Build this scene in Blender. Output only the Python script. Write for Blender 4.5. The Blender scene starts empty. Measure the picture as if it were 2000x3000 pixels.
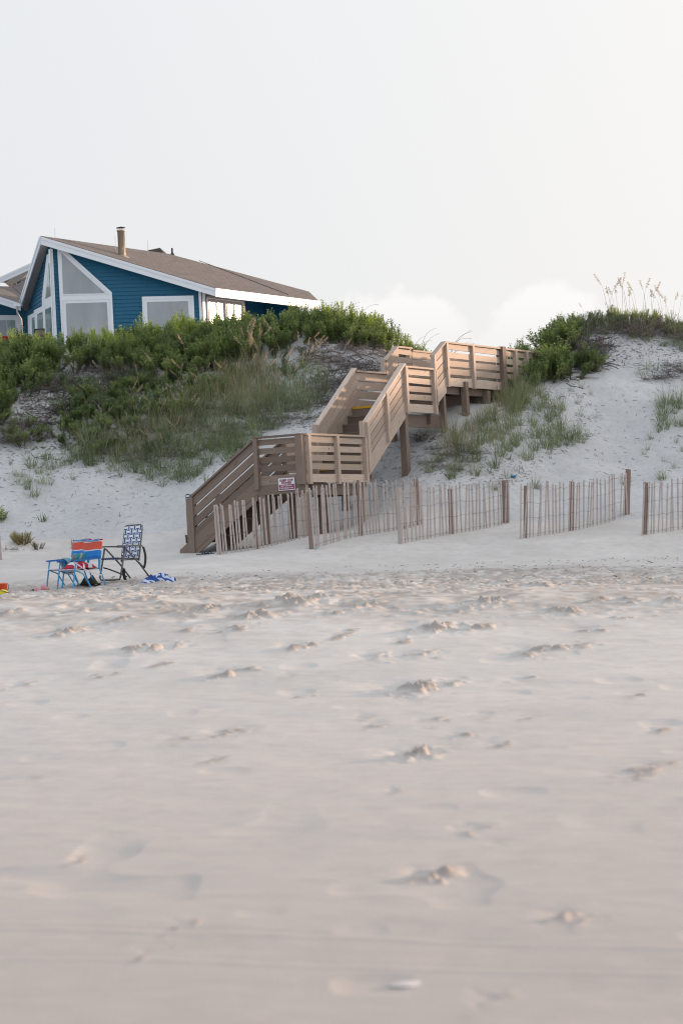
import bpy, bmesh, math, random
import numpy as np
from mathutils import Vector, Matrix

SC = bpy.context.scene
COL = SC.collection
R = math.radians
random.seed(7)
RNG = np.random.default_rng(11)

# ------------------------------------------------------------------ camera
F = 7083.0            # focal length in photo pixels (85 mm on a 36 mm tall frame)
ROLL = R(2.9)
CR, SR = math.cos(ROLL), math.sin(ROLL)
HOR = 140.0           # horizon below the picture centre
EYE = 1.7
cam_d = bpy.data.cameras.new('camera'); cam = bpy.data.objects.new('camera', cam_d); COL.objects.link(cam)
cam_d.sensor_fit = 'VERTICAL'; cam_d.sensor_height = 36; cam_d.sensor_width = 24; cam_d.lens = 85
pitch = math.atan(HOR / F)
cam.location = (0, 0, EYE)
cam.rotation_euler = (Matrix.Rotation(R(90) + pitch, 3, 'X') @ Matrix.Rotation(-ROLL, 3, 'Z')).to_euler()
cam_d.clip_start = 0.1; cam_d.clip_end = 5000
cam_d.dof.use_dof = True; cam_d.dof.focus_distance = 52; cam_d.dof.aperture_fstop = 2.8
SC.camera = cam

# ------------------------------------------------------------------ light
SUN_EL, SUN_AZ = R(6.6), (0.905, 0.425)
sun_dir = Vector((SUN_AZ[0] * math.cos(SUN_EL), SUN_AZ[1] * math.cos(SUN_EL), math.sin(SUN_EL))).normalized()
sd = bpy.data.lights.new('sun', 'SUN'); so = bpy.data.objects.new('sun', sd); COL.objects.link(so)
sd.energy = 5.0; sd.angle = R(2.0); sd.color = (1.0, 0.70, 0.50)
so.rotation_euler = sun_dir.to_track_quat('Z', 'Y').to_euler()

W = bpy.data.worlds.new('World'); SC.world = W; W.use_nodes = True
nt = W.node_tree; N = nt.nodes; L = nt.links; N.clear()
def wn(t, **k):
    n = N.new(t)
    for a, b in k.items(): setattr(n, a, b)
    return n
def wmath(op, a, b=None, c=None, clamp=False):
    n = wn('ShaderNodeMath', operation=op); n.use_clamp = clamp
    for i, v in enumerate((a, b, c)):
        if v is None: continue
        if isinstance(v, (int, float)): n.inputs[i].default_value = v
        else: L.new(v, n.inputs[i])
    return n.outputs[0]
tc = wn('ShaderNodeTexCoord'); sep = wn('ShaderNodeSeparateXYZ'); L.new(tc.outputs['Generated'], sep.inputs[0])
X_, Y_, Z_ = sep.outputs
sky = wn('ShaderNodeTexSky', sky_type='NISHITA'); sky.sun_disc = False
sky.sun_elevation = SUN_EL; sky.sun_rotation = math.atan2(SUN_AZ[0], SUN_AZ[1]); sky.dust_density = 2.5; sky.air_density = 1.0
def mixc(f, a, b, blend='MIX'):
    n = wn('ShaderNodeMix', data_type='RGBA', blend_type=blend); n.clamp_factor = True
    for s, v in ((0, f), (6, a), (7, b)):
        if isinstance(v, (int, float)): n.inputs[s].default_value = v
        elif isinstance(v, tuple): n.inputs[s].default_value = (*v, 1)
        else: L.new(v, n.inputs[s])
    return n.outputs[2]
# thin high overcast: pale veil, a little brighter overhead and towards the sun
dotp = wn('ShaderNodeVectorMath', operation='DOT_PRODUCT'); L.new(tc.outputs['Generated'], dotp.inputs[0]); dotp.inputs[1].default_value = sun_dir
toward = wmath('MULTIPLY_ADD', dotp.outputs['Value'], 0.5, 0.5, True)
glow = wmath('POWER', toward, 4.0, None, True)
up = wmath('MAXIMUM', Z_, 0.0)
veil = mixc(wmath('POWER', up, 1.5), (6.6, 6.88, 7.05), (9.5, 10.5, 12.1))
veil = mixc(wmath('MULTIPLY', glow, 0.75), veil, (14.4, 12.6, 11.1))
behind = wmath('SUBTRACT', 1.0, toward)
veil = mixc(wmath('MULTIPLY', wmath('POWER', behind, 1.3), 0.6, None, True), veil, (4.6, 5.5, 7.0))
# broad soft variation of the veil
nz = wn('ShaderNodeTexNoise'); nz.inputs['Scale'].default_value = 2.2; nz.inputs['Detail'].default_value = 3.0
L.new(tc.outputs['Generated'], nz.inputs['Vector'])
veil = mixc(wmath('MULTIPLY_ADD', nz.outputs['Fac'], 0.5, -0.1, True), veil, (7.8, 7.95, 7.95))
# low cumulus bank on the horizon ahead
az = wmath('DIVIDE', X_, wmath('MAXIMUM', Y_, 0.05)); el = wmath('DIVIDE', Z_, wmath('MAXIMUM', Y_, 0.05))
cn = wn('ShaderNodeTexNoise'); cn.inputs['Scale'].default_value = 60.0; cn.inputs['Detail'].default_value = 5.0; cn.inputs['Roughness'].default_value = 0.55
L.new(tc.outputs['Generated'], cn.inputs['Vector'])
cmask = None
for (ca, ctop, cw) in ((0.024, 0.1150, 0.024), (0.091, 0.1105, 0.024), (-0.17, 0.104, 0.06), (0.24, 0.11, 0.06)):
    d = wmath('DIVIDE', wmath('SUBTRACT', az, ca), cw)
    top = wmath('MULTIPLY_ADD', wmath('MULTIPLY', d, d), -0.012, ctop)
    top = wmath('MULTIPLY_ADD', wmath('SUBTRACT', cn.outputs['Fac'], 0.5), 0.034, top)
    edge = wmath('MULTIPLY', wmath('SUBTRACT', top, el), 170.0, None, True)
    fade = wmath('MULTIPLY', wmath('SUBTRACT', el, 0.078), 38.0, None, True)
    m = wmath('MULTIPLY', edge, fade)
    cmask = m if cmask is None else wmath('MAXIMUM', cmask, m)
veil = mixc(wmath('MULTIPLY', cmask, 0.65), veil, (9.3, 9.15, 9.0))
skyc = mixc(0.94, sky.outputs[0], veil)
bg = wn('ShaderNodeBackground'); bg.inputs['Strength'].default_value = 0.1; L.new(skyc, bg.inputs['Color'])
wo = wn('ShaderNodeOutputWorld'); L.new(bg.outputs[0], wo.inputs['Surface'])

SC.view_settings.view_transform = 'Standard'; SC.view_settings.look = 'None'
SC.view_settings.exposure = 0.20; SC.view_settings.gamma = 1.0
SC.render.engine = 'CYCLES'
SC.cycles.filter_width = 1.1; SC.cycles.max_bounces = 6; SC.cycles.diffuse_bounces = 3; SC.cycles.transparent_max_bounces = 6

# ------------------------------------------------------------------ measuring helpers
RC = Matrix.Rotation(R(90) + pitch, 3, 'X') @ Matrix.Rotation(-ROLL, 3, 'Z')
def lev(px, py):
    """photo pixel -> level bearing (tan azimuth, tan elevation)"""
    d = RC @ Vector(((px - 1000.0) / F, (1500.0 - py) / F, -1.0))
    return d.x / d.y, d.z / d.y
def P(px, py, Y):
    u, v = lev(px, py)
    return Vector((u * Y, Y, EYE + v * Y))
def on_plane(px, py, p0, d):
    """point on the vertical plane through p0 (x, y) with horizontal direction d"""
    u, v = lev(px, py)
    s = (u * p0[1] - p0[0]) / (d[0] - u * d[1])
    Y = p0[1] + d[1] * s
    return Vector((u * Y, Y, EYE + v * Y))

# ------------------------------------------------------------------ noise (numpy)
def _hash(ix, iy, seed):
    h = (ix.astype(np.int64) * 374761393 + iy.astype(np.int64) * 668265263 + seed * 974634777) & 0xffffffff
    h = ((h ^ (h >> 13)) * 1274126177) & 0xffffffff
    return ((h ^ (h >> 16)) & 0xffff) / 65535.0
def vnoise(x, y, seed=0):
    ix, iy = np.floor(x), np.floor(y); fx, fy = x - ix, y - iy
    fx = fx * fx * fx * (fx * (fx * 6 - 15) + 10); fy = fy * fy * fy * (fy * (fy * 6 - 15) + 10)
    a, b = _hash(ix, iy, seed), _hash(ix + 1, iy, seed); c, d = _hash(ix, iy + 1, seed), _hash(ix + 1, iy + 1, seed)
    return (a + (b - a) * fx) * (1 - fy) + (c + (d - c) * fx) * fy - 0.5
def fbm(x, y, oct=4, seed=0, g=0.5):
    t, a = 0, 1
    for i in range(oct):
        t = t + a * vnoise(x * 2 ** i + 17.3 * i, y * 2 ** i - 9.1 * i, seed + i); a *= g
    return t
def sstep(a, b, x):
    t = np.clip((x - a) / (b - a), 0, 1); return t * t * (3 - 2 * t)

# ------------------------------------------------------------------ terrain height
PL = [(-80, -1.2), (-20, -0.6), (4, -0.02), (8.5, .05), (13, .12), (18, .30), (22.5, .62), (26, .97), (29.5, 1.33), (34, 1.37), (40, 1.53), (44.5, 1.86), (48.3, 2.2),
      (50.5, 3.33), (52.5, 4.5), (54.8, 5.78), (57.3, 6.8), (60, 7.0), (66, 6.9), (90, 6.9), (400, 6.0)]
PR = [(-80, -1.2), (-20, -0.6), (4, -0.02), (8.5, .05), (13, .10), (18, .24), (22.5, .5), (26, .80), (29, 1.12), (36, 1.19), (42, 1.36), (44.8, 1.75), (47, 2.15),
      (49.6, 3.13), (52.3, 4.3), (55.3, 5.8), (58, 7.4), (60.5, 7.4), (66, 6.4), (90, 6.6), (400, 6.0)]  # unseen crest beyond the right edge raised to shade the lower stairs
def prof(tab, y):
    ys = np.array([a for a, b in tab], float); zs = np.array([b for a, b in tab], float)
    return (np.interp(y - .5, ys, zs) + 2 * np.interp(y, ys, zs) + np.interp(y + .5, ys, zs)) / 4
def base_h(x, y):
    t = sstep(-3.0, 5.5, x)
    return prof(PL, y) * (1 - t) + prof(PR, y) * t
CP = [ # photo position and distance of ground points
 (0,1765,30),(500,1755,30),(1000,1740,30),(1500,1736,29.5),(2000,1735,29),
 (358,1706,40),(182,1727,39),(10,1737,38.3),(500,1700,40),(0,1700,41.5),
 (1000,1690,38),(1500,1690,37),(1500,1650,42),(2000,1690,36),(2000,1650,42),(2000,1600,44.5),(500,1640,45.5),(0,1640,46.5),(1000,1640,43.5),(1300,1620,44),
 (640,1625,44.5),(904,1573,45.7),(910,1610,44.5),(1238,1530,47),(1168,1595,44.7),(1490,1530,47.2),(1518,1580,45),(1838,1508,47.5),(1878,1570,45.2),
 (563,1620,47.3),(508,1620,47.6),(783,1600,46.5),(840,1587,47.4),(900,1570,46.0),(952,1560,48.5),(1068,1525,48.0),
 (0,1600,48.3),(250,1600,48.5),(0,1450,50.5),(250,1450,50.5),(500,1450,50.5),(0,1300,52.5),(250,1300,52.5),(500,1300,52.6),
 (0,1150,54.8),(250,1150,54.8),(500,1150,54.8),(700,1250,53.2),(750,1120,55.3),(650,1420,50.2),(780,1490,49.6),(900,1440,49.9),
 (0,1050,57.3),(250,1040,57.3),(500,1030,57.5),(750,985,58.3),(900,965,58.8),(1050,975,59),
 (1187,1388,49.5),(1084,1420,49.8),(1000,1420,50.0),(930,1230,53.0),(1000,1130,54.5),(1100,1060,56),(1130,1240,52.0),(1200,1200,52.3),
 (1300,1250,51.1),(1347,1200,51.8),(1395,1185,52.4),(1450,1170,53.2),(1250,1350,49.6),(1250,1450,48.1),(1400,1300,50.2),(1400,1420,48.6),(1500,1300,50.6),
 (1540,1150,53),(1580,1090,54.5),(1620,1010,56.3),(1660,965,57.5),(1750,940,58),(1850,955,58),(2000,955,58),
 (1700,1080,55.3),(1700,1250,52.3),(1700,1400,49.6),(1950,1080,55.2),(1950,1250,52.3),(1950,1400,49.6),
]
pts = [P(*c) for c in CP]
for wx, wy, wz in [(1.5, 58, 6.7), (3.4, 60, 6.3), (3.9, 55.0, 5.5), (4.2, 57.5, 5.6), (5, 64, 6.2)]: pts.append(Vector((wx, wy, wz)))
for wx in (-26, -18, 18, 26):
    for wy in (10, 20, 28, 34, 42, 47, 51, 55, 59, 70): pts.append(Vector((wx, wy, float(base_h(np.array([wx * 1.0]), np.array([wy * 1.0]))[0]))))
for wx in (-9, -3, 3, 9):
    for wy in (-10, 4, 10, 16, 22, 26): pts.append(Vector((wx, wy, float(base_h(np.array([wx * 1.0]), np.array([wy * 1.0]))[0]))))
for wx in (-12, -5, 5, 12): 
    for wy in (72, 90): pts.append(Vector((wx, wy, float(base_h(np.array([wx * 1.0]), np.array([wy * 1.0]))[0]))))
PX = np.array([p.x for p in pts]); PY = np.array([p.y for p in pts]); PZ = np.array([p.z for p in pts])
def _k(r2): return np.where(r2 > 1e-9, 0.5 * r2 * np.log(np.maximum(r2, 1e-9)), 0.0)
n_ = len(PX); K = _k((PX[:, None] - PX) ** 2 + (PY[:, None] - PY) ** 2) + np.eye(n_) * 0.04
res = PZ - base_h(PX, PY)
A_ = np.zeros((n_ + 1, n_ + 1)); A_[:n_, :n_] = K; A_[n_, :n_] = 1; A_[:n_, n_] = 1
SOL = np.linalg.solve(A_, np.append(res, 0)); WT, C0 = SOL[:n_], SOL[n_]
def H0(x, y):
    x = np.asarray(x, float); y = np.asarray(y, float); sh = x.shape; x = x.ravel(); y = y.ravel()
    out = base_h(x, y); near = np.where((np.abs(x) < 26) & (y > -12) & (y < 92))[0]
    for i in range(0, len(near), 60000):
        k = near[i:i + 60000]; xx, yy = x[k], y[k]
        r2 = (xx[:, None] - PX) ** 2 + (yy[:, None] - PY) ** 2
        v = _k(r2) @ WT + C0
        fx = 1 - sstep(18, 26, np.abs(xx)); fy = sstep(-12, -4, yy) * (1 - sstep(72, 90, yy))
        out[k] += v * fx * fy
    return out.reshape(sh)
def hits(pix):
    """ground points seen at the given photo pixels"""
    uv = np.array([lev(*p[:2]) for p in pix]); Ys = np.concatenate([np.arange(7, 30, .25), np.arange(30, 66, .12)])
    X = uv[:, 0:1] * Ys; Z = EYE + uv[:, 1:2] * Ys
    D = Z - H0(X, np.broadcast_to(Ys, X.shape))
    out = []
    for i in range(len(pix)):
        neg = np.where(D[i] < 0)[0]
        if len(neg) == 0: out.append(None); continue
        j = neg[0]
        t = D[i, j - 1] / (D[i, j - 1] - D[i, j]) if j > 0 else 0
        Y = Ys[j - 1] + t * (Ys[j] - Ys[j - 1]) if j > 0 else Ys[0]
        out.append(Vector((uv[i, 0] * Y, Y, 0)))
    return out

# trampled clumps of sand (photo position, width, relative height)
CL = [(1083,1775,110,1),(1415,1768,120,1.1),(1274,1845,130,1.3),(1408,1842,80,.7),(1115,1925,80,.9),(1223,1925,105,.8),(1236,2017,165,1.3),(1657,1791,110,.9),(1600,1909,135,.9),
 (1750,1850,90,.6),(1750,1756,80,.7),(1555,1717,150,1.1),(1970,1759,60,.9),(1867,1756,90,.8),(1555,1992,70,.4),(1874,2036,60,.35),(434,1900,130,1.0),(740,1807,110,1.3),(689,1842,95,.5),
 (861,1762,200,1.4),(593,1785,130,.9),(210,1845,90,.8),(357,1817,60,.6),(689,1976,100,.75),(886,1896,75,.7),(864,1980,40,.5),(883,2040,55,.4),(67,2008,50,.5),(300,1980,50,.3),(475,1947,40,.4),
 (995,1867,40,.5),(25,1794,60,.7),(1255,2209,130,1.4),(1367,2155,60,.5),(1076,2100,50,.5),(1120,2122,60,.45),(1274,2116,70,.4),(1440,2094,60,.5),(1931,2142,50,.5),(1472,2180,60,.4),(1944,2250,90,.3),
 (1403,2432,62,.8),(1288,2570,105,1.1),(1696,2695,105,.8),(1441,2936,65,.7),(1154,2321,42,.7),(1460,2474,28,.5),(523,2725,34,.5),(442,2795,40,.4),(242,2516,45,.35),(640,2230,40,.4),(1856,2270,120,.3),
 (560,1845,50,.5),(430,1760,80,.7),(160,1860,60,.4),(1340,1790,60,.6),(1190,1880,40,.5),(1500,1760,60,.5),(1820,1810,50,.5),(1710,1890,60,.4),(980,1800,60,.5),(1030,1850,40,.4),(1570,2100,50,.2),(660,2150,90,.3),(530,2170,60,.2),(1180,1795,60,.5)]
clh = hits(CL)
LINES = [[(-60,2722),(480,2738),(1000,2745),(1500,2768),(2060,2782)], [(-60,2808),(430,2812),(760,2824),(1300,2840),(2060,2862)]]
lnh = [hits(l) for l in LINES]
DAMP_ = [None]
def Hd(x, y, z):
    """fine relief added to the height z"""
    o = np.zeros_like(z)
    dune = sstep(2.25, 3.0, z)
    beach = 1 - dune
    near = 1 - sstep(27, 31, y)
    # soft swells in the foreground
    o += near * (0.011 * fbm(x * .55, y * .8, 3, 5) + 0.007 * fbm(x * 2.0, y * 3.0, 3, 9))
    pits = np.maximum(vnoise(x * 2.1 + 3, y * 1.7, 21) - .28, 0) ** 1.0
    o -= near * pits * 0.07
    # rough trodden crest and band behind it
    crest = sstep(25.5, 29, y) * (1 - sstep(31, 34, y))
    o += crest * (0.035 * fbm(x * 1.3, y * 1.6, 2, 31) + .05 * np.clip(fbm(x * 5.5, y * 4, 3, 32, .6) - .02, 0, 1) * sstep(-.15, .2, fbm(x * 1.1, y * .9, 2, 33)))
    band = sstep(31.5, 33, y) * (1 - sstep(39.8, 41.8, y + 0.5 * vnoise(x * .8, y * .3, 3)))
    b = fbm(x * 3.4, y * 3.0, 4, 41, .62)
    o += band * (0.045 * b + 0.055 * np.abs(vnoise(x * 11, y * 8, 45)) + .03 * vnoise(x * 5.5, y * 5, 46) - .02)
    if DAMP_[0] is not None and len(DAMP_[0]) == len(z): DAMP_[0][:] = np.maximum(DAMP_[0], np.clip((band + crest * .8) * (fbm(x * 2.2, y * 1.8, 2, 48) * .8 + vnoise(x * 9, y * 7, 49) * 1.3 + .62), 0, .9))
    o += (sstep(36, 37, y) * (1 - sstep(39.4, 40.4, y)) * (1 - sstep(-3.6, -2.2, x))) * (.045 * fbm(x * 6, y * 5, 3, 47))
    far = sstep(40, 42, y) * (1 - sstep(45, 46.5, y))
    o += far * (0.022 * fbm(x * 3.0, y * 1.6, 3, 51) * sstep(0, 5, x) + 0.008 * fbm(x * 3, y * 3, 2, 52))
    # dunes: hummocks, slumps and small ripples
    o += dune * (0.22 * fbm(x * .45, y * .45, 3, 61) + 0.05 * fbm(x * 1.7, y * 1.7, 4, 62) + 0.018 * fbm(x * 7, y * 6, 2, 63))
    for (px, py, w, hh), h in zip(CL, clh):
        if h is None: continue
        hh = hh * .80
        rw = w / F * h.y * .66; rd = rw * 1.1 + .16
        m = np.where((np.abs(x - h.x) < 2.6 * rw) & (np.abs(y - h.y) < 2.6 * rd))[0]
        if len(m) == 0: continue
        xx, yy = x[m], y[m]
        wx = xx + .05 * vnoise(xx * 9, yy * 9, 71) * 2; wy = yy + .05 * vnoise(xx * 9, yy * 9, 72) * 2
        r2 = ((wx - h.x - .30 * (wy - h.y)) / rw) ** 2 + ((wy - h.y) / rd) ** 2
        g = np.exp(-r2 * 1.5)
        lump = 0.10 + 1.15 * sstep(-.12, .26, fbm(xx * 8.5, yy * 5, 3, 73, .6)) * (.8 + .7 * vnoise(xx * 19, yy * 13, 76)) * sstep(-.36, .10, vnoise(xx * 4.2, yy * 2.6, 74))
        hmax = 0.075 * hh * min(1, rw / .16)
        if DAMP_[0] is not None: DAMP_[0][m] = np.maximum(DAMP_[0][m], np.clip(g * lump * 2.0, 0, 1))
        o[m] += g * lump * hmax - hmax * .35 * np.exp(-(((wx - h.x + rw * .9) / rw) ** 2 + ((wy - h.y - rd * .6) / rd) ** 2) * 2)
    for ln in lnh:
        xs = np.array([p.x for p in ln]); ys = np.array([p.y for p in ln])
        yl = np.interp(x, xs, ys) + .05 * vnoise(x * 1.5, 0 * x, 81); d = y - yl
        o += np.where((np.abs(d) < .3) & (y < 14), .0035 * np.exp(-(d / .035) ** 2) - .002 * np.exp(-((d - .07) / .05) ** 2), 0)
    return o

# ------------------------------------------------------------------ material helpers
def mat(name): 
    m = bpy.data.materials.new(name); m.use_nodes = True; m.node_tree.nodes.clear(); return m
class NT:
    def __init__(s, m): s.m = m; s.t = m.node_tree; s.tc = None
    def n(s, t, **k):
        n = s.t.nodes.new(t)
        for a, b in k.items(): setattr(n, a, b)
        return n
    def set(s, inp, v):
        if isinstance(v, (int, float)): inp.default_value = v
        elif isinstance(v, tuple):
            inp.default_value = (*v, 1) if (len(v) == 3 and inp.type == 'RGBA') else v
        else: s.t.links.new(v, inp)
    def math(s, op, a, b=None, c=None, clamp=False):
        n = s.n('ShaderNodeMath', operation=op); n.use_clamp = clamp
        for i, v in enumerate((a, b, c)):
            if v is not None: s.set(n.inputs[i], v)
        return n.outputs[0]
    def mix(s, f, a, b, blend='MIX'):
        n = s.n('ShaderNodeMix', data_type='RGBA', blend_type=blend)
        s.set(n.inputs[0], f); s.set(n.inputs[6], a); s.set(n.inputs[7], b); return n.outputs[2]
    def coord(s, which='Object', scale=(1, 1, 1)):
        if which == 'Position': o = s.n('ShaderNodeNewGeometry').outputs['Position']
        else: o = s.n('ShaderNodeTexCoord').outputs[which]
        mp = s.n('ShaderNodeMapping'); s.t.links.new(o, mp.inputs[0]); mp.inputs['Scale'].default_value = scale
        return mp.outputs[0]
    def noise(s, vec, scale, detail=3.0, rough=.5):
        n = s.n('ShaderNodeTexNoise'); s.t.links.new(vec, n.inputs['Vector'])
        n.inputs['Scale'].default_value = scale; n.inputs['Detail'].default_value = detail; n.inputs['Roughness'].default_value = rough
        return n.outputs['Fac']
    def ramp(s, f, *stops):
        n = s.n('ShaderNodeValToRGB'); s.t.links.new(f, n.inputs[0]); e = n.color_ramp.elements
        while len(e) < len(stops): e.new(0.5)
        for i, (p, c) in enumerate(stops):
            e[i].position = p; e[i].color = (*c, 1) if isinstance(c, tuple) else (c, c, c, 1)
        return n.outputs[0]
    def bump(s, h, strength=.5, dist=.01):
        n = s.n('ShaderNodeBump'); s.t.links.new(h, n.inputs['Height']); n.inputs['Strength'].default_value = strength; n.inputs['Distance'].default_value = dist
        return n.outputs[0]
    def out(s, col, rough=.8, spec=.3, normal=None, metal=0.0, transl=0.0, tcol=None, alpha=None):
        b = s.n('ShaderNodeBsdfPrincipled'); s.set(b.inputs['Base Color'], col); s.set(b.inputs['Roughness'], rough)
        b.inputs['Specular IOR Level'].default_value = spec; s.set(b.inputs['Metallic'], metal)
        if normal is not None: s.t.links.new(normal, b.inputs['Normal'])
        sh = b.outputs[0]
        if transl:
            t = s.n('ShaderNodeBsdfTranslucent'); s.set(t.inputs[0], tcol if tcol is not None else col)
            mx = s.n('ShaderNodeMixShader'); mx.inputs[0].default_value = transl
            s.t.links.new(sh, mx.inputs[1]); s.t.links.new(t.outputs[0], mx.inputs[2]); sh = mx.outputs[0]
        o = s.n('ShaderNodeOutputMaterial'); s.t.links.new(sh, o.inputs[0]); return s.m

def m_plain(name, col, rough=.6, var=.12, scale=8, bump=.15, metal=0.0, spec=.35, transl=0.0):
    t = NT(mat(name)); v = t.coord('Object'); n = t.noise(v, scale, 4)
    c = t.mix(n, tuple(x * (1 - var) for x in col), tuple(min(1, x * (1 + var)) for x in col))
    return t.out(c, rough, spec, t.bump(t.noise(v, scale * 8, 3), bump, .004), metal, transl)

def m_sand(name, dune):
    t = NT(mat(name)); p = t.coord('Position'); st = t.coord('Position', (0.9, 0.8, 1.0))
    n1 = t.noise(st, .8, 4, .55); n2 = t.noise(p, 9 if dune else 5, 5, .6); n3 = t.noise(p, 70, 3, .6)
    a, b = ((.48, .48, .48), (.59, .587, .577)) if dune else ((.52, .495, .465), (.65, .62, .585))
    c = t.mix(t.ramp(n1, (.30, 0.0), (.72, 1.0)), a, b)
    c = t.mix(t.math('MULTIPLY', t.ramp(n2, (.34, 1.0), (.55, 0.0)), .4), c, (.385, .37, .36) if dune else (.47, .43, .40))
    at = t.n('ShaderNodeAttribute'); at.attribute_name = 'damp'
    if dune:   # bits of dry root and stem litter
        sp = t.noise(t.coord('Position', (1, .6, .6)), 26, 4, .7)
        c = t.mix(t.ramp(sp, (.29, .75), (.36, 0.0)), c, (.16, .13, .12))
    else:      # turned-up damp sand, and the damper sand towards the water
        sp = t.noise(p, 22, 4, .72)
        c = t.mix(t.ramp(sp, (.26, .6), (.33, 0.0)), c, (.27, .23, .21))
        c = t.mix(t.math('MULTIPLY', at.outputs['Fac'], .85), c, (.33, .285, .25))
        y = t.n('ShaderNodeSeparateXYZ'); t.t.links.new(t.n('ShaderNodeNewGeometry').outputs['Position'], y.inputs[0])
        wet = t.math('ADD', t.math('MULTIPLY_ADD', y.outputs[1], -.064, 1.55), t.math('MULTIPLY_ADD', n1, .8, -.4))
        wet = t.math('MAXIMUM', t.math('MINIMUM', wet, 1.0), 0.0)
        c = t.mix(t.math('MULTIPLY', wet, .72), c, (.40, .345, .31))
    h = t.math('ADD', t.math('MULTIPLY', n2, .7), t.math('MULTIPLY', n3, .35))
    return t.out(c, .95, .15, t.bump(h, .35 if dune else .22, .02))
M = {}
M['beach'] = m_sand('beach_sand', False); M['dune'] = m_sand('dune_sand', True)

def m_wood(name, a, b, grey=.35):
    t = NT(mat(name)); uv = t.coord('UV', (1.6, 26, 1)); uvl = t.coord('UV', (.35, 2.2, 1))
    g = t.noise(uv, 2.0, 5, .6); lo = t.noise(uvl, 1.0, 2); kn = t.noise(t.coord('UV', (3.2, 7, 1)), 1.7, 2)
    isl = t.n('ShaderNodeNewGeometry').outputs['Random Per Island']
    c = t.mix(t.ramp(g, (.3, 0.0), (.7, 1.0)), a, b)
    c = t.mix(t.math('MULTIPLY', t.ramp(lo, (.35, 0.0), (.7, 1.0)), grey), c, (.36, .33, .31))
    c = t.mix(t.math('MULTIPLY', isl, .8), c, tuple(x * .6 for x in a))
    c = t.mix(t.ramp(kn, (.69, 0.0), (.73, .85)), c, (.12, .07, .045))
    return t.out(c, .75, .25, t.bump(g, .35, .004))
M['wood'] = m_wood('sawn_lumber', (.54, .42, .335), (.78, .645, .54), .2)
M['woodoldshade'] = m_wood('weathered_shaded_lumber', (.24, .17, .13), (.40, .30, .235), .4)  # browner weathered boards; part of the shade-side darkness is in this colour
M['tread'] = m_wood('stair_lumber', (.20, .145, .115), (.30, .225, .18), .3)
M['picket'] = m_wood('fence_lath', (.54, .46, .425), (.72, .64, .60), .45)
M['redpost'] = m_wood('reddish_stake', (.27, .175, .145), (.42, .31, .27), .55)
M['yellow'] = m_plain('yellow_paint', (.62, .36, .02), .6)
M['wire'] = m_plain('galvanised_wire', (.16, .14, .14), .5, metal=.6)
M['white'] = m_plain('white_trim_paint', (.72, .76, .80), .45, .04, 3, .1)
M['siding'] = m_plain('teal_siding', (.010, .108, .195), .55, .16, 5, .3)
M['sidingdark'] = m_plain('grey_siding', (.30, .27, .26), .6, .1, 5, .2)
M['soffit'] = m_plain('soffit_panel', (.36, .35, .34), .8, .12, 6, .2)
M['eave'] = m_plain('bare_plywood_wall', (.34, .30, .28), .8)
def m_roof():
    t = NT(mat('asphalt_shingle')); v = t.coord('UV', (1, 1, 1))
    br = t.n('ShaderNodeTexBrick'); t.t.links.new(v, br.inputs[0]); br.inputs['Scale'].default_value = 1.0
    br.inputs['Brick Width'].default_value = .32; br.inputs['Row Height'].default_value = .15; br.inputs['Mortar Size'].default_value = .012; br.inputs['Mortar Smooth'].default_value = .3
    br.inputs['Color1'].default_value = (.22, .20, .185, 1); br.inputs['Color2'].default_value = (.155, .137, .128, 1); br.inputs['Mortar'].default_value = (.10, .085, .08, 1)
    n = t.noise(v, 1.6, 4); n2 = t.noise(v, 30, 2)
    c = t.mix(t.math('MULTIPLY', n, .5), br.outputs[0], (.245, .222, .205)); c = t.mix(t.math('MULTIPLY', n2, .35), c, (.12, .10, .095))
    return t.out(c, .95, .1, t.bump(t.math('ADD', br.outputs['Fac'], t.math('MULTIPLY', n2, .5)), .6, .02))
M['roof'] = m_roof()
def m_glass(name, c1, c2, rough, zscale=.4, streak=0):
    t = NT(mat(name)); n = t.noise(t.coord('Object', (1.2 + streak, 1.2 + streak, zscale)), 1.2, 3)
    c = t.mix(t.ramp(n, (.3, 0.0), (.7, 1.0)), c1, c2)
    return t.out(c, rough, .6)
M['glass'] = m_glass('window_glass', (.25, .275, .29), (.37, .39, .42), .12)  # grey-blue base colour carries the reflected hazy sky
M['glassgreen'] = m_glass('curtained_glass', (.10, .20, .20), (.24, .34, .33), .12, .2, 8)
M['blind'] = m_glass('sunlit_blind_behind_glass', (.42, .40, .37), (.52, .49, .45), .25)
M['dark'] = m_plain('dark_interior', (.03, .04, .045), .4)
M['metalpipe'] = m_plain('flue_metal', (.40, .34, .25), .55, .1, 3, .1, .35)
M['black'] = m_plain('black_rubber', (.03, .03, .035), .6)
M['deckpaint'] = m_plain('dark_red_rail_paint', (.08, .055, .06), .6)
M['navyrail'] = m_plain('dark_blue_rail_paint', (.025, .06, .085), .6)
M['steel'] = m_plain('galvanised_steel', (.42, .42, .42), .45, .1, 5, .1, .5)

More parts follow.
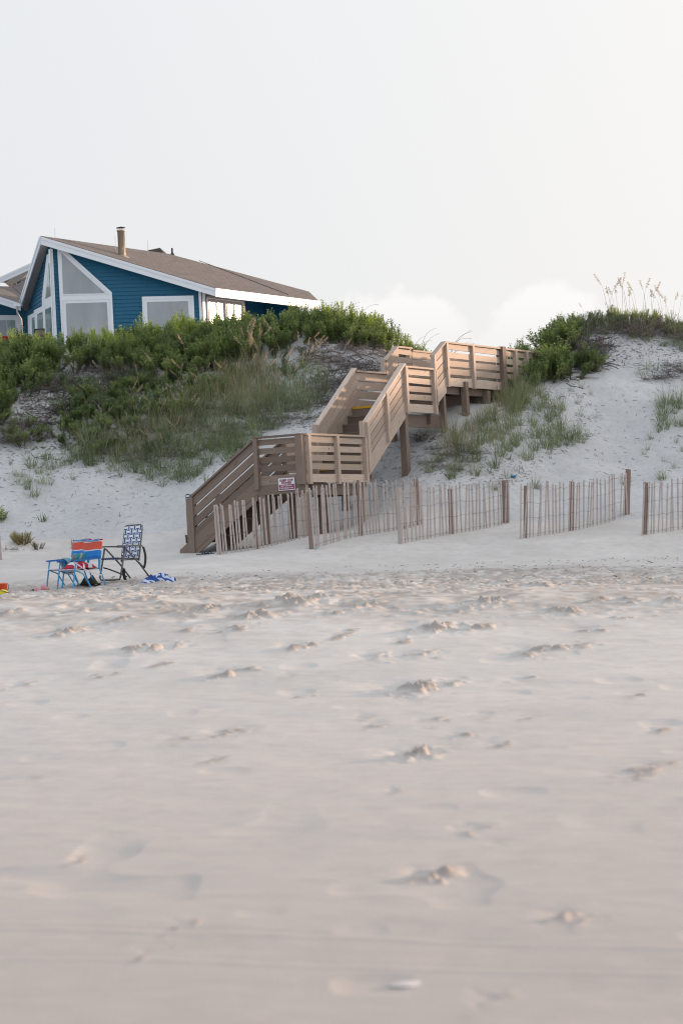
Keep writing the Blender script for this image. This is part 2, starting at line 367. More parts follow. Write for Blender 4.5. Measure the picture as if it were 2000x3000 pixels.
def m_leaf(name, dark, mid, light, transl=.3, rough=.5):
    t = NT(mat(name)); isl = t.n('ShaderNodeNewGeometry').outputs['Random Per Island']
    rnd = t.n('ShaderNodeObjectInfo').outputs['Random']
    nz = t.noise(t.coord('Object', (1, 1, 1)), 2.3, 2)
    f = t.math('ADD', t.math('MULTIPLY', isl, .45), t.math('ADD', t.math('MULTIPLY', rnd, .35), t.math('MULTIPLY_ADD', nz, .9, -.33)), None, True)
    c = t.ramp(f, (.12, dark), (.5, mid), (.95, light))
    return t.out(c, rough, .25, None, 0, transl)
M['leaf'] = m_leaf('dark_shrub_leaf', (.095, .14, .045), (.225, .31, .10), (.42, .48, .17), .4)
M['leaftop'] = m_leaf('sunlit_shrub_leaf', (.18, .26, .05), (.38, .47, .095), (.58, .62, .16), .4)  # crest sunlight put into a brighter, yellower leaf colour
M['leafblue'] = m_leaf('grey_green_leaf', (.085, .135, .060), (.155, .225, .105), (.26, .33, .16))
M['grass'] = m_leaf('dune_grass_blade', (.12, .16, .075), (.24, .29, .15), (.44, .46, .26), .3)
M['grassdry'] = m_leaf('dry_grass_blade', (.19, .175, .10), (.34, .31, .19), (.54, .49, .32), .3)
M['oat'] = m_leaf('seed_head_straw', (.32, .24, .15), (.50, .39, .26), (.66, .54, .38), .35)
M['stemdry'] = m_leaf('dry_stem', (.22, .17, .12), (.36, .28, .20), (.50, .40, .30), .1)
M['twig'] = m_leaf('dead_twig', (.085, .068, .062), (.16, .135, .125), (.30, .26, .24), .0, .8)
M['twigred'] = m_leaf('reddish_seaside_stem', (.22, .15, .11), (.34, .26, .16), (.42, .38, .16), .2)

# ------------------------------------------------------------------ mesh helpers
class MB:
    def __init__(s): s.v = []; s.f = []; s.uv = []; s.mi = []; s.cur = 0
    def face(s, idx, uvs=None): s.f.append(idx); s.uv.append(uvs); s.mi.append(s.cur)
    def poly(s, pts, uvs=None):
        b = len(s.v); s.v += [tuple(p) for p in pts]; s.face(list(range(b, b + len(pts))), uvs)
    def box8(s, q, L=1.0, Wd=.1, T=.04):
        """q: 8 corners, bottom loop 0-3, top loop 4-7; long edges 0-1, 3-2, 4-5, 7-6"""
        b = len(s.v); s.v += [tuple(p) for p in q]; o1, o2 = random.random() * 40, random.random() * 40
        for fc, (lu, lv) in (((0, 3, 2, 1), 'LT'), ((4, 5, 6, 7), 'LT'), ((0, 1, 5, 4), 'LW'), ((3, 7, 6, 2), 'LW'), ((0, 4, 7, 3), 'WT'), ((1, 2, 6, 5), 'WT')):
            if lv == 'T' and lu == 'L': 
                u = [(0, 0), (0, T), (L, T), (L, 0)] if fc[1] == 3 else [(0, 0), (L, 0), (L, T), (0, T)]
            elif lv == 'W': u = [(0, 0), (L, 0), (L, Wd), (0, Wd)] if fc[1] == 1 else [(0, 0), (0, Wd), (L, Wd), (L, 0)]
            else: u = [(0, 0), (.0, Wd), (.02, Wd), (.02, 0)]
            s.face([b + i for i in fc], [(a + o1, c + o2) for a, c in u])
    def beam(s, p0, p1, w, h, up=(0, 0, 1)):
        p0, p1 = Vector(p0), Vector(p1); d = (p1 - p0); L_ = d.length; d.normalize(); up = Vector(up)
        if abs(d.dot(up)) > .98: up = Vector((.5, .866, 0))
        a = d.cross(up).normalized() * (w / 2); c = a.cross(d).normalized() * (h / 2)
        q = [p0 - a - c, p1 - a - c, p1 + a - c, p0 + a - c, p0 - a + c, p1 - a + c, p1 + a + c, p0 + a + c]
        s.box8(q, L_, h, w)
    def plank(s, p0, p1, h, t, n):
        """board whose top edge runs p0-p1, hanging h down, t thick towards horizontal normal n"""
        p0, p1 = Vector(p0), Vector(p1); n = Vector((n[0], n[1], 0)) * t; z = Vector((0, 0, h))
        q = [p0 - z, p1 - z, p1 - z + n, p0 - z + n, p0, p1, p1 + n, p0 + n]
        s.box8(q, (p1 - p0).length, h, t)
    def tube(s, pts, r, n=6, r2=None, cap=True):
        pts = [Vector(p) for p in pts]; base = len(s.v); k = len(pts)
        for i, p in enumerate(pts):
            d = (pts[min(i + 1, k - 1)] - pts[max(i - 1, 0)]).normalized(); a = d.cross(Vector((.13, .21, 1)) if abs(d.z) < .95 else Vector((1, .1, 0))).normalized(); c = a.cross(d)
            rr = r if r2 is None else r + (r2 - r) * i / max(1, k - 1)
            for j in range(n):
                t = 2 * math.pi * j / n; s.v.append(tuple(p + a * math.cos(t) * rr + c * math.sin(t) * rr))
        for i in range(k - 1):
            for j in range(n):
                j2 = (j + 1) % n; s.face([base + i * n + j, base + i * n + j2, base + (i + 1) * n + j2, base + (i + 1) * n + j])
        if cap: s.face([base + j for j in range(n)]); s.face([base + (k - 1) * n + j for j in range(n)][::-1])
    def lathe(s, c, prof_, n=20, sx=1, sy=1):
        base = len(s.v); c = Vector(c)
        for r_, z in prof_:
            for j in range(n):
                t = 2 * math.pi * j / n; s.v.append((c.x + r_ * sx * math.cos(t), c.y + r_ * sy * math.sin(t), c.z + z))
        for i in range(len(prof_) - 1):
            for j in range(n):
                j2 = (j + 1) % n; s.face([base + i * n + j, base + i * n + j2, base + (i + 1) * n + j2, base + (i + 1) * n + j])
    def ext(s, pts, nrm, t):
        """extrude planar polygon by t along nrm"""
        pts = [Vector(p) for p in pts]; nrm = Vector(nrm).normalized() * t; k = len(pts); b = len(s.v)
        s.v += [tuple(p) for p in pts] + [tuple(p + nrm) for p in pts]
        s.face(list(range(b, b + k))); s.face(list(range(b + k, b + 2 * k))[::-1])
        for i in range(k): j = (i + 1) % k; s.face([b + i, b + k + i, b + k + j, b + j])
    def build(s, name, m, parent=None, smooth=False):
        me = bpy.data.meshes.new(name); me.from_pydata(s.v, [], s.f)
        if any(u is not None for u in s.uv):
            lay = me.uv_layers.new(name='UVMap'); i = 0
            for f_, u in zip(s.f, s.uv):
                for j in range(len(f_)):
                    if u is not None: lay.data[i].uv = u[j]
                    i += 1
        ms = m if isinstance(m, (list, tuple)) else [m]
        for q in ms: me.materials.append(q)
        if len(ms) > 1: me.polygons.foreach_set('material_index', s.mi)
        if smooth: me.polygons.foreach_set('use_smooth', [True] * len(s.f))
        me.validate(); me.update()
        bm = bmesh.new(); bm.from_mesh(me); bmesh.ops.recalc_face_normals(bm, faces=bm.faces); bm.to_mesh(me); bm.free()
        o = bpy.data.objects.new(name, me); COL.objects.link(o)
        if parent: o.parent = parent; o.matrix_parent_inverse = parent.matrix_world.inverted() if False else Matrix.Translation(-parent.location) if parent.type == 'EMPTY' and parent.parent is None else Matrix.Identity(4)
        return o
def tag(o, label=None, cat=None, group=None, kind=None):
    if label: o['label'] = label
    if cat: o['category'] = cat
    if group: o['group'] = group
    if kind: o['kind'] = kind
    return o
def empty(name, loc, label=None, cat=None, group=None):
    o = bpy.data.objects.new(name, None); COL.objects.link(o); o.location = loc; o.empty_display_size = .2
    return tag(o, label, cat, group)
def copy_tree(o, parent=None):
    c = o.copy(); COL.objects.link(c)
    if parent: c.parent = parent
    for ch in list(o.children): copy_tree(ch, c)
    return c

# ------------------------------------------------------------------ ground: one tessellated height field, split into beach and dunes
def build_ground():
    ys = [-80, -40, -20, -10, -4, 0, 3, 5]; y = 6.0
    while y < 62: ys.append(y); y += max(.0165, y * .00165) if y < 46 else (.085 if y < 60 else .2)
    while y < 420: ys.append(y); y *= 1.04
    ys = np.array(ys, float)
    u = np.linspace(-1, 1, 500); o = 1.0 + np.array([.02, .06, .12, .2, .35, .6, 1, 1.8, 3, 5, 9, 16, 30])
    u = np.concatenate([-o[::-1], u, o])
    half = np.where(ys < 8, 2.4, 2.4 + (ys - 8) * .158); half = np.minimum(half, 12)
    X = u[None, :] * half[:, None]; Yg = np.broadcast_to(ys[:, None], X.shape)
    xf, yf = X.ravel(), Yg.ravel().copy(); z = H0(xf, yf); DAMP_[0] = np.zeros(len(z)); d = Hd(xf, yf, z); damp = DAMP_[0]; DAMP_[0] = None
    inn = (np.abs(np.broadcast_to(u[None, :], X.shape).ravel()) < 1.4) & (yf > 5) & (yf < 70)
    z = z + np.where(inn, d, 0)
    nr, nc = X.shape; Z = z.reshape(nr, nc)
    # normals
    Pn = np.stack([X, Yg, Z], -1)
    du = np.gradient(Pn, axis=1); dv = np.gradient(Pn, axis=0); nn = np.cross(du, dv); nn /= np.linalg.norm(nn, axis=-1, keepdims=True)
    idx = np.arange(nr * nc).reshape(nr, nc)
    q = np.stack([idx[:-1, :-1], idx[:-1, 1:], idx[1:, 1:], idx[1:, :-1]], -1)
    cx = X[:-1, :-1]; cy = ys[:-1][:, None] + 0 * cx
    foot = np.interp(cx, [-60, -9, -4, -2.5, 0, 3, 9, 60], [48.4, 48.4, 48.9, 49.2, 48.2, 47.2, 47.0, 47.0])
    isd = cy > foot
    for nm, msk, m in (('beach', ~isd, M['beach']), ('dunes', isd, M['dune'])):
        f = q[msk].reshape(-1, 4); used, inv = np.unique(f, return_inverse=True); f = inv.reshape(-1, 4)
        co = Pn.reshape(-1, 3)[used]; me = bpy.data.meshes.new(nm)
        me.vertices.add(len(co)); me.vertices.foreach_set('co', co.astype(np.float32).ravel())
        me.loops.add(f.size); me.loops.foreach_set('vertex_index', f.astype(np.int32).ravel())
        me.polygons.add(len(f)); me.polygons.foreach_set('loop_start', np.arange(0, f.size, 4, dtype=np.int32)); me.polygons.foreach_set('loop_total', np.full(len(f), 4, np.int32))
        me.polygons.foreach_set('use_smooth', np.ones(len(f), bool)); me.update(calc_edges=True)
        me.normals_split_custom_set_from_vertices(nn.reshape(-1, 3)[used].tolist())
        at = me.attributes.new('damp', 'FLOAT', 'POINT'); at.data.foreach_set('value', damp[used].astype(np.float32))
        me.materials.append(m); ob = bpy.data.objects.new(nm, me); COL.objects.link(ob)
        tag(ob, kind='structure')
build_ground()
def gz(x, y):
    x = np.array([float(x)]); y = np.array([float(y)]); z = H0(x, y); return float((z + Hd(x, y, z))[0])
def gzs(x, y):
    x = np.asarray(x, float); y = np.asarray(y, float); z = H0(x, y); return z + Hd(x, y, z)
def gnd(px, py):
    while True:
        h = hits([(px, py)])[0]
        if h is not None: return Vector((h.x, h.y, gz(h.x, h.y)))
        py += 4

# ------------------------------------------------------------------ beach stairs
E = Vector((.5, .866, 0)); Wd = Vector((.866, -.5, 0))     # along the walkway / across it (towards the right)
def build_stairs():
    root = empty('beach_stairs', P(563, 1620, 47.3), 'pale timber stairway zigzagging from the beach up over the dune between two landings', 'stairway')
    NEW, OLD_SHADE = M['wood'], M['woodoldshade']
    b = Vector((-.658, 46.0, 4.125)); c = b + E * 2.31; a = b - Wd * 1.06; f0 = c - Wd * 1.08
    W1 = Vector((Wd.x, Wd.y, 0)) * 1.08
    n0 = Vector((.52, 48.0, 4.385)); n1 = Vector((1.375, 49.48, 5.64))
    i_ = Vector((1.375, 49.48, 5.59)); j_ = i_ + E * 1.324; k_ = Vector((2.31, 51.11, 6.19))
    post_h = []
    FL = .76
    def run_boards(mb, p0, p1, nrm, offs, t=.035, inset=0.0):
        d = (p1 - p0); 
        for (o, h) in offs:
            e = random.uniform(-.006, .006); mb.plank(p0 - Vector((0, 0, o + e)), p1 - Vector((0, 0, o - e)), h, t, nrm)
    def cap(mb, p0, p1, nrm, w=.12):
        n = Vector((nrm[0], nrm[1], 0)); q0, q1 = p0 + n * .03, p1 + n * .03
        mb.beam(q0, q1, w, .036)
    def rpost(parent, p, top=0.0, down=.93, s=.085, m=None, nrm=(0, 0)):
        mb = MB(); q = p + Vector((nrm[0], nrm[1], 0)) * .06
        mb.beam(q + Vector((0, 0, top - down)), q + Vector((0, 0, top)), s, s, up=E); mb.build('post', m or NEW, parent)
    LEVEL = [(.045, .11), (.215, .115), (.385, .115), (.555, .115)]
    TIGHT = [(.03, .155), (.215, .155), (.40, .155), (.585, .135)]
    LOWER = [(.03, .165), (.24, .165), (.45, .165), (.645, .165)]
    def rail(p0, p1, nrm, offs, m, fascia=None, posts=(), capw=.12, name='railing', cp=True, postm=None, down=.93):
        mb = MB(); run_boards(mb, p0, p1, nrm, offs)
        if fascia: run_boards(mb, p0, p1, nrm, fascia, .045)
        if cp: cap(mb, p0, p1, nrm, capw)
        r_ = mb.build(name, m, root)
        for t in posts:
            tt, extra = (t, 0) if not isinstance(t, tuple) else t
            rpost(r_, p0.lerp(p1, tt), extra - .02, down, .09, postm or m, nrm)
        return r_
    S_front = -E; S_right = Wd; S_left = -Wd
    # landing railings (lower landing)
    ra = rail(a, b, S_front, LEVEL, OLD_SHADE, [(.745, .175), (.922, .19)], (.03,), down=.98, postm=OLD_SHADE)
    mb = MB(); q = b + S_front * .07 - Wd * .04; mb.beam(q - Vector((0, 0, .95)), q - Vector((0, 0, .01)), .15, .12, up=E); mb.build('post', OLD_SHADE, ra)
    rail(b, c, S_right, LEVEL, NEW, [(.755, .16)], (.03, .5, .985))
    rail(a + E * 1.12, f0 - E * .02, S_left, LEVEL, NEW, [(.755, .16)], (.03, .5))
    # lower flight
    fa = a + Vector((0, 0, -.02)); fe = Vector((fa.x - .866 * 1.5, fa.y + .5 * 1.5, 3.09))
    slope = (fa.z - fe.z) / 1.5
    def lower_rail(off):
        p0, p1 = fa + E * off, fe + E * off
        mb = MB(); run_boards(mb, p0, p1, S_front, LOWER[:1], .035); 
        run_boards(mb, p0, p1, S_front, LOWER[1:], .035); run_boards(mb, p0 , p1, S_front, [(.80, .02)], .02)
        cap(mb, p0, p1, S_front, .11); return mb.build('railing', OLD_SHADE, root)
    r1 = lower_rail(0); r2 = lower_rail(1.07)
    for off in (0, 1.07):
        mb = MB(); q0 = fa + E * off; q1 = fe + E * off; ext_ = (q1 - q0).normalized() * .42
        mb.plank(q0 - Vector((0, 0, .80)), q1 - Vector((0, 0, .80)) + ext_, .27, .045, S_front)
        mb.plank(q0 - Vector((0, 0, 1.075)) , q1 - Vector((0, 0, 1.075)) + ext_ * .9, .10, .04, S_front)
        mb.build('stringer', OLD_SHADE, root)
    # foot posts
    for off, r_ in ((0, r1), (1.07, r2)):
        q = fe + E * off - Vector((.866, -.5, 0)) * .06; g = gz(q.x, q.y)
        mb = MB(); mb.beam(Vector((q.x, q.y, g - .3)), Vector((q.x, q.y, 3.13)), .155, .14, up=E); mb.build('post', M['woodoldshade'], root)
    # middle joints of the lower flight boards are lapped
    # flights of steps
    def flight(p0, p1, left, n, m=M['tread'], yellow=True):
        """p0 bottom, p1 top floor points on the near side; steps span to the side `left`"""
        mb = MB(); d = (p1 - p0); hd = Vector((d.x, d.y, 0)); rise = d.z / n; run = hd / n; L_ = left * 1.04
        fl = None
        treads = []
        for i in range(n):
            q = p0 + run * i + Vector((0, 0, rise * i))
            mb.plank(q + Vector((0, 0, rise)), q + L_ + Vector((0, 0, rise)), rise - .005, .02, -hd.normalized())
        fl = mb.build('steps', m, root)
        for i in range(n):
            q = p0 + run * i + Vector((0, 0, rise * (i + 1))); tb = MB()
            t0 = q - hd.normalized() * .03; dd = run + hd.normalized() * .03
            tb.box8([t0 - Vector((0, 0, .038)) + v for v in (Vector(), L_, L_ + dd, dd)] + [t0 + v for v in (Vector(), L_, L_ + dd, dd)], 1.04, .28, .04)
            t_ = tb.build('tread', m, fl)
            if yellow and i in (0, n - 1):
                yb = MB(); n_y = hd.normalized()
                o0 = t0 - n_y * .004 + Vector((0, 0, .004))
                yb.box8([o0 - Vector((0, 0, .046)) + v for v in (Vector(), L_, L_ + n_y * .05, n_y * .05)] + [o0 + v for v in (Vector(), L_, L_ + n_y * .05, n_y * .05)])
                yb.build('nosing', M['yellow'], fl)
        return fl
    zf1 = b.z - FL
    s0 = Vector((fe.x, fe.y, fe.z - FL)) + E * .03 + (fe - fa).normalized() * .28
    flight(s0, Vector((fa.x, fa.y, zf1)) + E * .03, E, 7, M['tread'], False)
    # middle flight
    rail(n0, n1, S_right, TIGHT, NEW, None, (.02, .52), name='railing', down=.98)
    rail(n0 - W1, n1 - W1, S_left, TIGHT, NEW, None, (.02, .5, .98), name='railing', down=.9)
    for off in (0, 1.08):
        mb = MB(); q0, q1 = n0 - Vector((Wd.x, Wd.y, 0)) * off, n1 - Vector((Wd.x, Wd.y, 0)) * off
        nn = S_right if off == 0 else S_left
        mb.plank(q0 - Vector((0, 0, .735)), q1 - Vector((0, 0, .735)), .36, .045, nn); mb.build('stringer', NEW, root)
    flight(Vector((c.x, c.y, zf1)) - Wd * .02, Vector((n1.x, n1.y, i_.z - FL)) - Wd * .02, -Wd, 8)
    for q in (n0, n0 - W1):
        mb = MB(); q = q - E * .05; mb.beam(q - Vector((0, 0, 1.0)), q + Vector((0, 0, .05)), .09, .09, up=E); mb.build('post', NEW, root)
    # upper landing
    rail(i_, j_, S_right, LEVEL, NEW, [(.755, .17)], (.03, .97))
    rail(i_ - W1, j_ - W1, S_left, [(.03, .16), (.22, .16), (.41, .16), (.60, .16)], NEW, [(.77, .16)], (.03, .97))
    # short upper flight
    rs = Vector((0, 0, .28))
    rail(j_ + rs, k_, S_right, TIGHT, NEW, [(.735, .33)], ((0, .03),), down=1.05)
    rail(j_ - W1 + rs, k_ - W1, S_left, TIGHT, NEW, [(.735, .2)], ((0, .05), .97))
    flight(Vector((j_.x, j_.y, j_.z - FL)) - Wd * .02, Vector((k_.x, k_.y, k_.z - FL)) - Wd * .02, -Wd, 3)
    # upper walkway
    w0 = k_; w1 = k_ + E * 2.63; w2 = k_ + E * 4.7
    rail(w0, w1, S_right, [(.03, .115), (.20, .125), (.375, .125), (.55, .125)], NEW, [(.745, .18)], (.015, .48))
    rail(w1 + E * .16, w2, S_right, LEVEL, NEW, [(.745, .18)], (.3, .6, .97))
    v0 = w0 - W1
    rail(v0, v0 + E * .62, S_left, LEVEL, NEW, [(.745, .17)], (.03, .97))
    low = Vector((0, 0, -.05))
    rail(v0 + E * .64 + low, v0 + E * 2.2 + low, S_left, [(.01, .165), (.185, .165), (.36, .165), (.535, .165)], NEW, [(.745, .17)], (.97,))
    rail(v0 + E * 2.2 + low, v0 + E * 4.7 + low, S_left, LEVEL, NEW, [(.745, .17)], (.3, .6, .97))
    mb = MB(); q = w1 + E * .08 + Wd * .04; mb.beam(Vector((q.x, q.y, gz(q.x, q.y) - .2)), q + Vector((0, 0, .04)), .17, .17, up=E); mb.build('post', M['tread'], root)
    # decks: boards across the walking direction
    def deck(p, length, m=M['tread']):
        mb = MB(); k = int(length / .145)
        for s in range(k):
            q = p + E * (s * length / k + .003); mb.box8([q - Vector((0, 0, .04)) + v for v in (Vector(), -Wd * 1.06, -Wd * 1.06 + E * .135, E * .135)] + [q + v for v in (Vector(), -Wd * 1.06, -Wd * 1.06 + E * .135, E * .135)], 1.06, .135, .04)
        mb.build('deck', m, root)
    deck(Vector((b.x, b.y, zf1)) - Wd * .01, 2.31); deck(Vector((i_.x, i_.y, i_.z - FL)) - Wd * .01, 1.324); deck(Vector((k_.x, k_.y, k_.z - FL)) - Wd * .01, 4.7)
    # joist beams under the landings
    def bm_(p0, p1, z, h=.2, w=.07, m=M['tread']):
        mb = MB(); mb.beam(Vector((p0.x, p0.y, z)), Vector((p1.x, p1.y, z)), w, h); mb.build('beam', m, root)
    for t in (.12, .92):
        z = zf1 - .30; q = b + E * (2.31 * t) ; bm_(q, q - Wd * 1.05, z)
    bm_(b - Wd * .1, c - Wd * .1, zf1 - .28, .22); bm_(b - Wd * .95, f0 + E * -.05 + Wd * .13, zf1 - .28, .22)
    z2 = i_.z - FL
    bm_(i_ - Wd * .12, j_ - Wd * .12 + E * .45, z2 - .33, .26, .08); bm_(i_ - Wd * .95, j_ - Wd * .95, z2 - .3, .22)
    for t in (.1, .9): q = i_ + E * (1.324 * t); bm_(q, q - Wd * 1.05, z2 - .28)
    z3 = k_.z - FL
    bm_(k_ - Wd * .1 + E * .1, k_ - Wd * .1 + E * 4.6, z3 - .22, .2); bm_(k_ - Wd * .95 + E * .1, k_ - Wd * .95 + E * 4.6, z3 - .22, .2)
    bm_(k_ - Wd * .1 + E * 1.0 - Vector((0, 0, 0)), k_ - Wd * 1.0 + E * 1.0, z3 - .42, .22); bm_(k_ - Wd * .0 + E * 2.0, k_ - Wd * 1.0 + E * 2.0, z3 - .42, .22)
    # posts that carry it
    def leg(p, ztop, s=.14, m=OLD_SHADE):
        mb = MB(); g = gz(p.x, p.y) - .35; mb.beam(Vector((p.x, p.y, g)), Vector((p.x, p.y, ztop)), s, s * .95, up=E); mb.build('support_post', m, root)
    for p, m in ((a + Wd * .10 + E * .03, OLD_SHADE), (b - Wd * .06 + E * .04, NEW), (c - Wd * .05 - E * .05, NEW), (f0 + Wd * .1 - E * .02, OLD_SHADE), (a + E * 1.09 + Wd * .1, OLD_SHADE)): leg(p, zf1 - .045, .14 if p.y > 46.4 else .12, m)
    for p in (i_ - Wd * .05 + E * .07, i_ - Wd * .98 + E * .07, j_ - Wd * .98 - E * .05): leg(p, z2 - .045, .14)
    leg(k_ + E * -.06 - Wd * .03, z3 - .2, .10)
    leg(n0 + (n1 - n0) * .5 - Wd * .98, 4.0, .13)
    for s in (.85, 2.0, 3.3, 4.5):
        leg(k_ + E * s - Wd * .02 + Wd * (.06 if s < 1 else 0), z3 - (.05 if s == .85 else .2), .13, OLD_SHADE); leg(k_ + E * s - Wd * .98, z3 - .2, .13)
    # sign screwed to the landing and number plate on the foot post
    build_sign(a, b)
    build_plate(fe)
def text_mesh(body, size, loc, xdir, m, name, parent, width=None, zdir=Vector((0, 0, 1)), bold=.0):
    cu = bpy.data.curves.new(name, 'FONT'); cu.body = body; cu.size = size; cu.align_x = 'CENTER'; cu.align_y = 'CENTER'; cu.extrude = .0012; cu.offset = bold; cu.resolution_u = 3
    o = bpy.data.objects.new(name + '_tmp', cu); COL.objects.link(o); dg = bpy.context.evaluated_depsgraph_get(); dg.update()
    me = bpy.data.meshes.new_from_object(o.evaluated_get(dg)); bpy.data.objects.remove(o); 
    xs = [v.co.x for v in me.vertices]; w = max(xs) - min(xs); sx = (width / w) if width else 1.0
    nrm = xdir.cross(zdir)
    for v in me.vertices:
        p = loc + xdir * (v.co.x * sx) + zdir * v.co.y + nrm * v.co.z; v.co = p
    me.materials.clear(); me.materials.append(m); ob = bpy.data.objects.new(name, me); COL.objects.link(ob); ob.parent = parent
    if parent.type == 'EMPTY': ob.matrix_parent_inverse = Matrix.Translation(-parent.location)
    return ob
def slab(mb, c, xd, zd, nr, w, h, t, r=.012):
    pts = []
    for sx, sz, a0 in ((1, 1, 0), (-1, 1, 90), (-1, -1, 180), (1, -1, 270)):
        for k in range(4):
            an = R(a0 + k * 30); pts.append(c + xd * (sx * (w / 2 - r) + r * math.cos(an)) + zd * (sz * (h / 2 - r) + r * math.sin(an)))
    mb.ext(pts, nr, t)
def build_sign(a, b):
    fr = -E; wall = a + fr * .05
    d = Vector((Wd.x, Wd.y, 0)); c = on_plane(840.6, 1418.3, (wall.x, wall.y), (d.x, d.y)); w = (on_plane(864.6, 1418, (wall.x, wall.y), (d.x, d.y)) - on_plane(816.6, 1419, (wall.x, wall.y), (d.x, d.y))).length; h = .236
    xd = d.normalized(); zd = Vector((0, 0, 1)); c = c + fr * .012
    t = empty('warning_sign', c, 'white and maroon KEEP OFF DUNES sign screwed to the lower landing', 'sign')
    wm = m_plain('sign_white', (.78, .80, .84), .35, .02, 4, .0); rm = m_plain('sign_maroon', (.30, .018, .07), .4, .04, 4, 0)
    mb = MB(); slab(mb, c, xd, zd, fr, w, h, .004); board = mb.build('sign_board', wm, t)
    mb = MB(); slab(mb, c - zd * h * .232 + fr * .006, xd, zd, fr, w * .92, h * .40, .002, .004); mb.build('lower_panel', rm, t)
    o = fr * .0085
    text_mesh('KEEP OFF', h * .235, c + zd * h * .30 + o, xd, rm, 'lettering', t, w * .80, bold=.0016)
    text_mesh('DUNES', h * .235, c + zd * h * .10 + o, xd, rm, 'lettering', t, w * .58, bold=.0016)
    o = fr * .0105
    text_mesh("DON'T LEAVE ANY", h * .15, c - zd * h * .145 + o, xd, wm, 'lettering', t, w * .70, bold=.0008)
    text_mesh('ITEMS UNDER STAIRS', h * .15, c - zd * h * .32 + o, xd, wm, 'lettering', t, w * .83, bold=.0008)
    for sx in (-.44, .44):
        mb = MB(); q = c + xd * w * sx + zd * h * .0 + fr * .006; mb.tube([q, q + fr * .004], .004, 8); mb.build('screw', M['steel'], t)
def build_plate(fe):
    q = fe - Vector((.866, -.5, 0)) * .06; fr = -E; xd = Vector((Wd.x, Wd.y, 0)).normalized(); zd = Vector((0, 0, 1))
    c = Vector((q.x, q.y, 0)) + fr * (.0775 + .004) ; c.z = P(549.5, 1453.5, q.y).z; c = c - xd * .012
    t = empty('number_plate', c, 'small navy and white plate on the post at the foot of the stairway', 'plate')
    nb = m_plain('plate_navy', (.02, .045, .12), .4); wm = m_plain('plate_white', (.72, .78, .82), .4)
    mb = MB(); slab(mb, c, xd, zd, fr, .075, .095, .004, .006); mb.build('plate_edge', wm, t)
    mb = MB(); slab(mb, c + fr * .005, xd, zd, fr, .063, .083, .002, .002); mb.build('plate_face', nb, t)
    mb = MB(); slab(mb, c + fr * .008, xd, zd, fr, .056, .038, .001, .001); mb.build('plate_band', wm, t)
build_stairs()

# ------------------------------------------------------------------ sand fences
def fence(p_start, p_end, n, height, label, posts, spread=0.0, lean=0.0, bunch=None, sag=.0, endh=None):
    g0, g1 = p_start, p_end; d = (g1 - g0); d.z = 0; Ld = d.length; dn = d.normalized(); nr = Vector((dn.y, -dn.x, 0))
    g0 = Vector((g0.x, g0.y, gz(g0.x, g0.y)))
    root = empty('sand_fence', g0, label, 'fence', 'slatted sand fences along the foot of the dune')
    ts = [(i + .5) / n for i in range(n)]
    if bunch: ts = [t ** bunch for t in ts]
    endh = endh or height
    ts = [min(.995, max(.005, t + random.uniform(-.010, .010))) for t in ts]
    xs = [g0.x + d.x * t for t in ts]; ys = [g0.y + d.y * t for t in ts]; zs = gzs(xs, ys)
    wires = [[], [], [], []]
    for t, x, y, z in zip(ts, xs, ys, zs):
        hh = height + (endh - height) * t + random.uniform(-.045, .05)
        la = lean + random.gauss(0, .035); b_ = Vector((x, y, z - .12)); tp = Vector((x, y, z)) + dn * (hh * la) + nr * random.uniform(-.02, .03) + Vector((0, 0, hh))
        mb = MB(); mb.beam(b_, tp, random.uniform(.030, .041), .010, up=nr); mb.build('picket', M['picket'], root)
        for k, fz in enumerate((.06, .36, .64, .90)):
            wires[k].append(Vector((x, y, z)) .lerp(tp, fz) + nr * .010 + Vector((0, 0, random.uniform(-.012, .012) - sag * math.sin(t * 3.14159 * 2) * .3)))
    for w in wires:
        mb = MB(); mb.tube(w, .0021, 4); mb.build('wire', M['wire'], root)
    for (t, ph, pw, m, pl) in posts:
        x, y = g0.x + d.x * t, g0.y + d.y * t; z = gz(x, y); q = Vector((x, y, z)) - nr * .03
        mb = MB(); mb.beam(q - Vector((0, 0, .3)), q + dn * (ph * (lean + pl)) + Vector((0, 0, ph)), pw, pw * .8, up=nr); mb.build('stake', m, root)
    return root
def fp(px, py, Y): 
    p = P(px, py, Y); return Vector((p.x, p.y, 0))
rp, pk = M['redpost'], M['picket']
fence(fp(640, 1625, 44.5), fp(952, 1560, 46.0), 30, .92, 'slatted sand fence in front of the lower flight of the stairs', [(.015, .92, .06, pk, 0), (.36, .90, .05, rp, .02)], lean=-.03, endh=.90)
fence(fp(912, 1610, 44.5), fp(1240, 1530, 46.9), 34, 1.12, 'slatted sand fence running past the right-hand legs of the lower landing', [(.012, 1.06, .07, rp, 0), (.44, 1.05, .06, rp, 0), (.96, .9, .07, rp, 0)], lean=.0, endh=.88)
fence(fp(1168, 1595, 44.7), fp(1492, 1530, 47.2), 30, 1.02, 'slatted sand fence below the grassy gully right of the stairs', [(.02, 1.0, .07, pk, 0), (.47, .86, .08, rp, 0), (.97, .84, .09, rp, 0)], lean=.05, endh=.84)
fence(fp(1518, 1580, 45.0), fp(1838, 1508, 47.5), 29, 1.02, 'long slatted sand fence below the bare sand slope with a tall leaning end stake', [(.06, .98, .06, rp, .03), (.47, .94, .08, rp, .03), (.99, .90, .085, rp, .08)], lean=.10, endh=.84)
fence(fp(1872, 1572, 45.2), fp(2160, 1512, 47.4), 25, .98, 'slatted sand fence cut off by the right edge of the photo', [(.06, .98, .07, rp, .02), (.9, .9, .08, rp, 0)], lean=.10, endh=.9)
